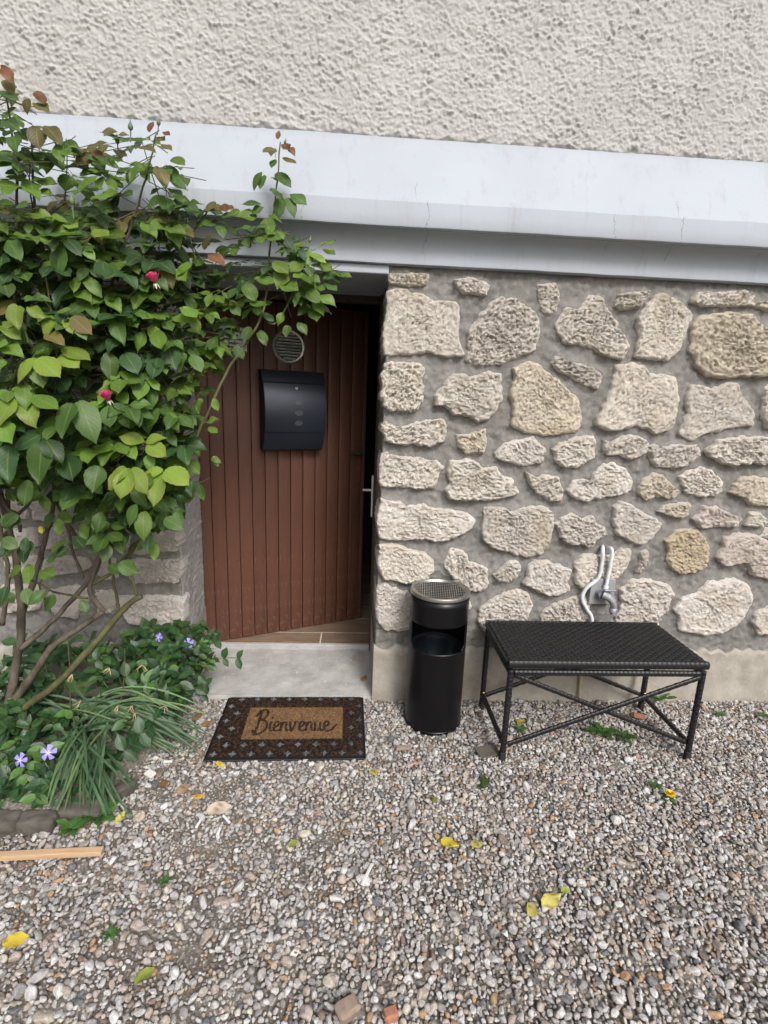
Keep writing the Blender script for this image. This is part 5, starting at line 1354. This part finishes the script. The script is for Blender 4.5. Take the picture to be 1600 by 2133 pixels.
def vinca_flower(u, v, y, s, nrm):
    c = wy(u, v, y); q = Vector(nrm).normalized().to_track_quat('Z', 'Y').to_matrix().to_4x4(); mm_ = Matrix.Translation(c) @ q
    m = MB(); e = MB()
    for k in range(5):
        a = 2*pi*k/5; R_ = Matrix.Rotation(a, 4, 'Z'); V = []; F = []
        for j in range(5):
            t = j/4; w = (.10+.62*t**.8)*.5
            for i in range(4):
                f = i/3-.5; V.append((t*(1-.10*abs(f*2))*1.0, f*2*w+.18*t*(1 if True else 0), .08*t-.22*t*t+.05*f))
        for j in range(4):
            for i in range(3): F.append((j*4+i, (j+1)*4+i, (j+1)*4+i+1, j*4+i+1))
        m.add([Vector(v_)*s for v_ in V], F, mm_ @ R_)
        e.add([Vector(v_)*s for v_ in ((.04, -.03, .02), (.34, .0, .055), (.36, .07, .055), (.06, .05, .02))], [(0, 1, 2, 3)], mm_ @ R_)
    fl_ = m.build('periwinkle_flower', MT['violet'], pv_, smooth=True)
    e.lathe([(.06*s, .02*s), (.03*s, -.1*s), (.02*s, -.3*s)], 8, mm_); e.build('flower_eye', MT['vwhite'], fl_, smooth=True)
for a in ((42, 1584, -.56, .024, (-.2, -1, .35)), (101, 1568, -.54, .025, (.2, -1, .5)), (392, 1340, -.16, .021, (.3, -1, .4)), (330, 1328, -.20, .018, (-.5, -1, .5))): vinca_flower(*a)

# ================================================================== STRAP-LEAVED CLUMP
sc_ = empty('strap_leaf_plant', gz(190, 1560, .03)); tag(sc_, 'clump of long narrow bluish green strap leaves spilling towards the doormat', 'plant')
BC = [(0.068, 0.135, 0.068), (0.105, 0.180, 0.095), (0.14, 0.215, 0.085)]
def blade(base, tipp, rise, w, ci, name='leaf', mat='blade'):
    base = Vector(base); tipp = Vector(tipp); n = 12; V = []; F = []; UV = []; pts = []
    for k in range(n+1):
        t = k/n; p = base.lerp(tipp, t); p.z += rise*4*t*(1-t)*(1-.35*t); pts.append(p)
    tilt = random.uniform(-.9, .9)
    for k, p in enumerate(pts):
        t = k/n; tg = (pts[min(k+1, n)]-pts[max(k-1, 0)]).normalized()
        s = tg.cross(Vector((sin(tilt)*.6, -.5, .9))).normalized(); nn_ = s.cross(tg)
        ww = w*(.75+.25*sin(pi*t))*(1 if t < .75 else max(.04, 1-((t-.75)/.25)**2))
        for c, f in ((-1, 0), (0, -.22), (1, 0)):
            V.append(p+s*c*ww/2+nn_*f*ww); UV.append((.5+.5*c, t))
    for k in range(n):
        for c in range(2): F.append((k*3+c, k*3+c+1, k*3+c+4, k*3+c+3))
    k_ = random.uniform(.75, 1.25)
    me = leaf_mesh(name, (V, F, UV), [x*k_ for x in BC[ci]] if ci >= 0 else (.34, .26, .14), MT[mat]); o = bpy.data.objects.new(name, me); link(o, sc_, True); return o
STR = []
random.seed(31)
for k in range(54): STR.append(((random.uniform(150, 250), random.uniform(1470, 1530), -.36), (random.uniform(320, 450), random.uniform(1470, 1615), -.36+random.uniform(-.06, .06)), random.uniform(.02, .12)))
for k in range(46): STR.append(((random.uniform(120, 240), random.uniform(1500, 1570), -.40), (random.uniform(85, 300), random.uniform(1620, 1775), -.70), random.uniform(.01, .06)))
for k in range(20): STR.append(((random.uniform(130, 260), random.uniform(1500, 1560), -.35), (random.uniform(60, 380), random.uniform(1400, 1480), -.34+random.uniform(-.05, .05)), random.uniform(.02, .06)))
for (b, t, rise) in STR:
    tp_ = wy(*t)
    tp_.z = max(tp_.z, .016)
    bp_ = wy(*b); bp_.z = max(.03, bp_.z)
    blade(bp_, tp_, rise, random.uniform(.0062, .0105), random.choice((0, 0, 1, 1, 2)))
for (a, b, c_, d) in ((145, 1510, 140, 1320), (290, 1490, 345, 1400), (250, 1470, 260, 1350)):     # thin upright stalks
    P3 = smooth_path([wy(a, b, -.36), wy((a+c_)/2+4, (b+d)/2, -.36), wy(c_, d, -.36)], 4); V, F = tube(P3, lerp_list([.0022, .0012], len(P3)), 6); mk('flower_stalk', V, F, MT['cane'], sc_)
for (u, v) in ((150, 1405), (228, 1392), (275, 1470), (295, 1385), (168, 1460), (246, 1470), (280, 1485), (345, 1470), (135, 1550), (190, 1545)):     # withered flower heads
    p = wy(u, v, -.40); m = MB()
    for q in range(4):
        d = Vector((random.gauss(0, .4), -.3, random.uniform(-1, .3))).normalized(); m.tube(smooth_path([p, p+d*.012+Vector((random.gauss(0, .003), 0, 0)), p+d*.028], 3), lerp_list([.0022, .0006], 7), 5)
    m.build('withered_flower', MT['straw'], sc_, smooth=True)
random.seed(77)

# ================================================================== GRAVEL
PAL = [((.47,.455,.435), 4.4), ((.57,.56,.54), 3.2), ((.31,.295,.28), 3), ((.42,.355,.29), 2.4), ((.21,.155,.12), .9), ((.43,.265,.14), .5), ((.45,.37,.325), 1.3), ((.15,.152,.16), .8), ((.54,.49,.41), 1.5)]
PW_ = np.array([w for _, w in PAL]); PW_ = PW_/PW_.sum(); PC_ = np.array([c for c, _ in PAL])
def pebble_mesh(seed):
    r = random.Random(seed); bm = bmesh.new(); bmesh.ops.create_icosphere(bm, subdivisions=3, radius=1.0)
    cuts = [(Vector((r.gauss(0, 1), r.gauss(0, 1), r.gauss(0, 1))).normalized(), r.uniform(.50, .86)) for _ in range(r.choice((3, 6, 8, 11)))]
    for v in bm.verts:
        p = v.co.copy()
        for n_, d in cuts:
            k = p.dot(n_)-d
            if k > 0: p -= n_*k*.96
        p *= 1+.10*mnoise.noise(p*1.6+Vector((seed, 0, 0)))+.035*mnoise.noise(p*4.5+Vector((0, seed, 0)))
        v.co = p
    me = bpy.data.meshes.new('pebble'); bm.to_mesh(me); bm.free()
    me.polygons.foreach_set('use_smooth', [True]*len(me.polygons)); me.materials.append(MT['pebble_o']); return me
NV_ = 16
PM = [pebble_mesh(300+i) for i in range(NV_)]
GX0, GX1, GY0, GY1 = -1.75, 2.55, -1.75, -0.012
res_ = 0.0025; W_, H_ = int((GX1-GX0)/res_), int((GY1-GY0)/res_)
occ = np.zeros((H_, W_), bool)
def fill_poly(P):
    xs_ = (np.arange(W_)+.5)*res_+GX0; ys_ = (np.arange(H_)+.5)*res_+GY0
    X_, Y_ = np.meshgrid(xs_, ys_); occ[pip(X_, Y_, [(p[0], p[1]) for p in P])] = True
fill_poly([q for q in outl])                                     # bed
cm, sm_ = cos(MR), sin(MR)
fill_poly([(MX+cm*u-sm_*v, MY+sm_*u+cm*v) for u, v in ((-.29, -.19), (.29, -.19), (.29, .19), (-.29, .19))])
for (px_, py_, rr_) in ((BX, BY, BR-.004),):
    iy, ix = np.ogrid[:H_, :W_]; occ |= ((ix*res_+GX0-px_)**2+(iy*res_+GY0-py_)**2 < rr_**2)
BAREP = [(*list(gz(u_, v_))[:2], rx_, ry_, k_) for (u_, v_, rx_, ry_, k_) in ((600, 1622, .26, .055, 1.6), (430, 1560, .10, .12, 1.2), (470, 1770, .18, .06, 1.1), (650, 1755, .20, .05, 1.2), (430, 1930, .15, .09, 1.0), (720, 1850, .16, .05, 1.0), (980, 1850, .10, .04, .8))]
bare = fft_noise(W_//8+1, H_//8+1, res_*8, .10, .7, 200)
def bareness(x, y):
    b = bare[np.clip(((y-GY0)/res_/8).astype(int), 0, bare.shape[0]-1), np.clip(((x-GX0)/res_/8).astype(int), 0, bare.shape[1]-1)]
    left = np.clip((0.10-x)/.5, -.7, 1.0)                      # thinner gravel on the walked-on left part
    pt = 0
    for (cx_, cy_, rx_, ry_, k_) in BAREP: pt = np.maximum(pt, k_*np.exp(-((x-cx_)/rx_)**2-((y-cy_)/ry_)**2))
    return .50*b+.50*left-.38+.7*pt
ptsP = []
rg2 = np.random.default_rng(5)
for (rad, N_, thr) in ((.0130, 450, .9), (.0094, 5200, .8), (.0068, 26000, .65), (.0052, 62000, .75), (.0038, 90000, 1.2), (.0028, 80000, 2.2)):
    xs_ = rg2.uniform(GX0, GX1, N_); ys_ = rg2.uniform(GY0, GY1, N_)
    # only where the camera, or one a step to the side, can see
    keep = (np.abs(xs_-0.1) < 1.05+.85*(ys_+1.75)) & (ys_ > -1.62)
    bn_ = bareness(xs_, ys_); keep &= (bn_+rg2.normal(0, .45, N_)) < thr
    xs_, ys_ = xs_[keep], ys_[keep]
    rv = rad*rg2.uniform(.90, 1.34, len(xs_))
    for x, y, r in zip(xs_, ys_, rv):
        ci_, cj_ = int((x-GX0)/res_), int((y-GY0)/res_); k = max(1, int(r*.80/res_))
        a0_, a1_, b0_, b1_ = max(cj_-k, 0), cj_+k+1, max(ci_-k, 0), ci_+k+1
        if occ[a0_:a1_, b0_:b1_].any(): continue
        occ[a0_:a1_, b0_:b1_] = True
        ptsP.append((x, y, r))
base_n = len(ptsP)
# a scatter of stones lying on top of the others
for k in range(5000):
    x, y, r = ptsP[rg2.integers(base_n)]
    if r < .0045: continue
    ptsP.append((x+rg2.normal(0, .006), y+rg2.normal(0, .006), -rg2.uniform(.0042, .0085)))
A_ = np.array(ptsP); top = A_[:, 2] < 0; A_[:, 2] = np.abs(A_[:, 2]); n = len(A_)
ok = ~((np.abs(A_[:, 0]-MX) < .31) & (np.abs(A_[:, 1]-MY) < .205) & top); ok &= ~(np.hypot(A_[:, 0]-BX, A_[:, 1]-BY) < BR+.004)
A_, top = A_[ok], top[ok]; n = len(A_)
sc3 = A_[:, 2:3]*np.stack([rg2.uniform(1.0, 1.5, n), rg2.uniform(.8, 1.1, n), rg2.uniform(.55, .85, n)], 1)
rot = np.stack([rg2.normal(0, .35, n), rg2.normal(0, .35, n), rg2.uniform(0, 6.28, n)], 1)
zc_ = sc3[:, 2]*rg2.uniform(.15, .65, n)+np.where(top, .0045, 0)
pos = np.stack([A_[:, 0], A_[:, 1], zc_], 1)
ci_ = rg2.choice(len(PAL), n, p=PW_); pc = np.array((.985, 1.0, 1.045))*np.minimum(PC_[ci_]*rg2.uniform(.86, 1.18, (n, 1)), .72)
vi = rg2.integers(0, NV_, n)
dist = np.linalg.norm(pos-np.array(CAM), axis=1); rank = np.argsort(-(A_[:, 2]/dist))
# the 300 stones that show largest are pieces of the ground of their own
d_ = pos-np.array(CAM); zf = d_ @ np.array(CF); uu = 800+FPX*(d_ @ np.array(CR))/zf; vv = 1066.5-FPX*(d_ @ np.array(CU))/zf
vis = (uu > 0) & (uu < 1600) & (vv > 1450) & (vv < 2133)
big = [i for i in rank if vis[i]][:300]; srcs = []
for q, i in enumerate(big):
    va = q if q < NV_ else vi[i]
    o = bpy.data.objects.new('pebble', PM[va]); COL.objects.link(o); o.parent = ground
    o.location = pos[i]; o.rotation_euler = rot[i]; o.scale = sc3[i]; o.color = (*pc[i], 1)
    if q < NV_: srcs.append(o)
rest = np.setdiff1d(np.arange(n), np.array(big))
gm_ = bpy.data.meshes.new('gravel'); gm_.vertices.add(len(rest)); gm_.vertices.foreach_set('co', pos[rest].astype(np.float32).ravel())
for nm, ty, ar, key in (('prot', 'FLOAT_VECTOR', rot[rest], 'vector'), ('pscl', 'FLOAT_VECTOR', sc3[rest], 'vector'), ('pcol', 'FLOAT_COLOR', np.c_[pc[rest], np.ones(len(rest))], 'color'), ('pidx', 'INT', vi[rest], 'value')):
    at_ = gm_.attributes.new(nm, ty, 'POINT'); at_.data.foreach_set(key, ar.astype(np.int32 if ty == 'INT' else np.float32).ravel())
gm_.materials.append(MT['pebble'])
gravel = bpy.data.objects.new('gravel', gm_); COL.objects.link(gravel); gravel.parent = None
tag(gravel, 'mixed grey, tan and white gravel covering the yard', 'gravel', kind='stuff')
ng = bpy.data.node_groups.new('scatter_gravel', 'GeometryNodeTree')
ng.interface.new_socket('Geometry', in_out='INPUT', socket_type='NodeSocketGeometry'); ng.interface.new_socket('Geometry', in_out='OUTPUT', socket_type='NodeSocketGeometry')
gi = ng.nodes.new('NodeGroupInput'); go = ng.nodes.new('NodeGroupOutput'); ip = ng.nodes.new('GeometryNodeInstanceOnPoints'); jn = ng.nodes.new('GeometryNodeJoinGeometry')
for o in reversed(srcs):
    oi = ng.nodes.new('GeometryNodeObjectInfo'); oi.inputs[0].default_value = o; oi.transform_space = 'ORIGINAL'
    g2i = ng.nodes.new('GeometryNodeGeometryToInstance'); ng.links.new(oi.outputs['Geometry'], g2i.inputs[0]); ng.links.new(g2i.outputs[0], jn.inputs[0])
smn = ng.nodes.new('GeometryNodeSetMaterial'); smn.inputs['Material'].default_value = MT['pebble']
ng.links.new(jn.outputs[0], smn.inputs[0]); ng.links.new(smn.outputs[0], ip.inputs['Instance']); ng.links.new(gi.outputs[0], ip.inputs['Points'])
ip.inputs['Pick Instance'].default_value = True
def nattr(nm, ty):
    a = ng.nodes.new('GeometryNodeInputNamedAttribute'); a.data_type = ty; a.inputs[0].default_value = nm; return a.outputs[0]
ng.links.new(nattr('pidx', 'INT'), ip.inputs['Instance Index']); ng.links.new(nattr('prot', 'FLOAT_VECTOR'), ip.inputs['Rotation']); ng.links.new(nattr('pscl', 'FLOAT_VECTOR'), ip.inputs['Scale'])
ng.links.new(ip.outputs[0], go.inputs[0])
gravel.modifiers.new('scatter', 'NODES').node_group = ng

# ================================================================== LITTER AND WEEDS
DG = [leaf_geom(70+i, .62, serr=.01, rows=8, fold=.30*(1 if i % 2 else -.5), droop=.5*(i % 3)-.3, wave=.06) for i in range(6)]
YE, YP, GR, DGR, BRN, PNK, ORG = (.52,.40,.035), (.50,.43,.12), (.22,.26,.05), (.035,.085,.02), (.26,.125,.055), (.46,.31,.22), (.55,.33,.05)
def fallen(u, v, s, col, ang, label, group='leaves fallen on the gravel', z=.016):
    p = gz(u, v, z); va = random.randrange(6)
    spots = (lambda uvv: ((.75, (.12, .09, .02)) if (mnoise.noise(Vector((uvv[0]*5+u, uvv[1]*6, 0))) > .33) else (0, (0, 0, 0))))
    me = leaf_mesh('fallen_leaf', DG[va], col, MT['dryleaf'], spots)
    m = frame(p, Vector((cos(ang), sin(ang), random.uniform(-.1, .15))), Vector((random.uniform(-.35, .35), -.3, 1)), s)
    o = inst('fallen_leaf', me, m); tag(o, label, 'leaf', group)
fallen(770, 1610, .052, YP, .5, 'pale yellow fallen leaf just off the front right corner of the doormat')
fallen(918, 1748, .058, YE, -.5, 'bright yellow fallen leaf, larger of the pair in the middle of the gravel')
fallen(980, 1758, .042, YP, .1, 'narrow pale yellow fallen leaf, smaller of the pair in mid gravel')
fallen(1098, 1904, .056, YP, .6, 'round pale yellow leaf with dark spots in the right foreground')
fallen(1128, 1884, .062, YP, .3, 'pale yellow leaf with brown edge touching the round spotted leaf')
fallen(5, 1968, .055, YE, .4, 'yellow fallen leaf at the left picture edge in the foreground')
fallen(1078, 1508, .050, YE, .7, 'yellow fallen leaf under the left part of the black table')
fallen(902, 1672, .030, GR, 1.0, 'small yellow green leaf between the bin and the yellow pair')
fallen(280, 2050, .050, GR, .9, 'yellow green leaf lying in the lower left foreground')
fallen(1168, 1856, .030, GR, .1, 'tiny green leaf just above the round spotted leaf')
fallen(1008, 1642, .070, DGR, 1.4, 'dark green leaf lying alone in front of the table')
fallen(368, 1652, .065, PNK, .7, 'curled tan dead leaf on the gravel left of the doormat')
fallen(402, 1498, .055, BRN, 1.1, 'reddish brown dead leaf between the bed and the doormat', z=.02)
fallen(420, 1510, .045, BRN, .2, 'smaller brown dead leaf touching the left edge of the doormat', z=.02)
fallen(752, 1416, .042, BRN, .9, 'crumpled brown dead leaf on the concrete doorstep', z=.026)
fallen(345, 1640, .045, BRN, 2.2, 'dark brown dead leaf beside the bed corner')
fallen(404, 1660, .035, ORG, .4, 'small ochre leaf right of the tan dead leaf')
fallen(600, 1762, .032, GR, .4, 'small green leaf in the middle gravel below the doormat')
fallen(450, 1588, .035, YE, -.3, 'small yellow leaf at the front left corner of the doormat')
fallen(240, 1715, .040, YP, 1.2, 'tan yellow leaf below the strap leaves')
fallen(430, 1690, .075, (.52, .42, .36), .3, 'large pale flat dead leaf in the gravel below the doormat corner')
def chip(u, v, L, wd, h, ang, mat, label, name='chip', cat='chip', group=None, z=.012):
    p = gz(u, v, z); m = MB().box((-L/2, -wd/2, 0), (L/2, wd/2, h), min(wd, h)*.22)
    V = [Vector(q)+Vector((mnoise.noise(Vector(q)*90+p), mnoise.noise(Vector(q)*90+p*2), 0))*wd*.12 for q in m.V]
    o = mk(name, V, m.F, MT[mat], smooth='auto'); o.location = p; o.rotation_euler = (random.uniform(-.12, .12), random.uniform(-.12, .12), ang); tag(o, label, cat, group); return o
chip(765, 1822, .075, .009, .005, 1.15, 'chip', 'thin whitish splinter lying in the middle foreground gravel', 'splinter', 'splinter')
chip(313, 1614, .036, .026, .010, -.5, 'chip', 'white stone chip beside the edging stones', 'stone_chip', 'chip')
chip(251, 1673, .032, .0075, .007, 1.3, 'white', 'white cigarette end standing nearest the edging stones', 'cigarette_end', 'cigarette', 'cigarette ends in the gravel')
chip(413, 1718, .030, .0075, .007, 1.4, 'white', 'white cigarette end below the large pale dead leaf', 'cigarette_end', 'cigarette', 'cigarette ends in the gravel')
chip(456, 1733, .028, .0075, .007, 1.5, 'white', 'white cigarette end right of the one below the pale leaf', 'cigarette_end', 'cigarette', 'cigarette ends in the gravel')
chip(472, 1708, .040, .0075, .007, -.8, 'white', 'white cigarette end slanting in the gravel below the doormat', 'cigarette_end', 'cigarette', 'cigarette ends in the gravel')
chip(350, 1588, .030, .0075, .007, .05, 'white', 'white cigarette end lying near the front left of the doormat', 'cigarette_end', 'cigarette', 'cigarette ends in the gravel')
chip(725, 2112, .052, .040, .026, .5, 'brickchip', 'square brown brick fragment at the bottom picture edge', 'brick_fragment', 'fragment')
chip(1330, 1494, .050, .030, .014, -.3, 'redchip', 'reddish tile fragment in the gravel under the table', 'tile_fragment', 'fragment')
chip(815, 2118, .030, .026, .018, .2, 'redchip', 'small red tile fragment right of the brown brick piece', 'tile_fragment', 'fragment')
chip(1015, 1568, .085, .060, .012, .3, 'edge', 'flat dark grey slab sunk in gravel by the front left table foot', 'flat_stone', 'stone', None, .004)
chip(840, 1560, .060, .020, .012, .15, 'brickchip', 'brown wood chip in the gravel in front of the bin', 'wood_chip', 'chip')
# pine lath at the left
a_, b_ = gz(-150, 1802, .014), gz(211, 1784, .014); L_ = (b_-a_).length
lt_ = MB().box((0, 0, 0), (L_, .020, .016), .0010).build('wooden_lath', MT['lath']); lt_.location = a_; lt_.rotation_euler = (0, 0, math.atan2(b_.y-a_.y, b_.x-a_.x))
tag(lt_, 'fresh pine lath lying on the gravel below the edging stones', 'lath')
# weeds
WG = [leaf_geom(90+i, .42, serr=.10, rows=9, fold=.15, droop=.5, wave=.05) for i in range(3)]
WM_ = [leaf_mesh('weed_leaf', g_, (.050, .125, .028), MT['vleaf']) for g_ in WG]
def weed(u, v, n_, s, label, up=.25, ym=None):
    p = gz(u, v, .008) if ym is None else wy(u, v, ym); e_ = empty('weed', p); tag(e_, label, 'weed', 'weeds in the gravel')
    for k in range(n_):
        a = 2*pi*k/n_+random.uniform(-.4, .4); d = Vector((cos(a), sin(a)*.9, up+random.uniform(-.1, .35)))
        inst('leaf', random.choice(WM_), frame(p+Vector((0, 0, .008)), d, Vector((0, 0, 1)), s*random.uniform(.7, 1.1)), e_)
    return e_
weed(1255, 1528, 9, .075, 'leafy green weed growing under the middle of the table')
weed(1300, 1538, 7, .060, 'low green weed right of the leafy one beneath the table crossing')
weed(1372, 1462, 6, .085, 'green weed rising by the wall behind the right table leg', .9)
weed(1082, 1522, 5, .035, 'tiny weed beside the yellow leaf under the table')
weed(1500, 1492, 7, .035, 'small weed in the gravel right of the table')
weed(1592, 1494, 7, .035, 'small weed at the right picture edge')
weed(1365, 1640, 6, .030, 'small weed just left of the dandelion')
weed(205, 1705, 12, .075, 'broad leaved weed at the foot of the bed under the strap leaves', .5)
weed(150, 1730, 9, .060, 'broad leaved weed between the strap leaves and the lath', .4)
weed(230, 1950, 6, .030, 'small weed in the left foreground gravel')
weed(345, 1840, 8, .022, 'mossy tuft in the gravel right of the lath')
dn = empty('dandelion', gz(1396, 1662, .01)); tag(dn, 'single yellow dandelion flower in the gravel in front of the table', 'flower')
p = gz(1396, 1655, .022); m = MB()
for ring in range(4):
    for k in range(18):
        a = 2*pi*(k+.5*(ring % 2))/18; d = Vector((cos(a), sin(a), .25+.55*ring)).normalized(); s = Vector((-sin(a), cos(a), 0))*.0022; q = p+d*(.0185-.002*ring)
        m.add([p-s*.5, p+s*.5, q+s, q-s], [(0, 1, 2, 3)])
m.build('flower_head', MT['yellow'], dn, smooth=False)
MB().tube([p-Vector((0, 0, .018)), p], .0018, 6).build('stem', MT['cane'], dn)
for k in range(4):
    a = 2*pi*k/4+.4; inst('leaf', random.choice(WM_), frame(p-Vector((0, 0, .012)), Vector((cos(a), sin(a), .05)), Vector((0, 0, 1)), .035), dn)
scene.cycles.max_bounces = 6; scene.cycles.diffuse_bounces = 3; scene.cycles.glossy_bounces = 3; scene.cycles.transmission_bounces = 3
scene.cycles.caustics_reflective = False; scene.cycles.caustics_refractive = False
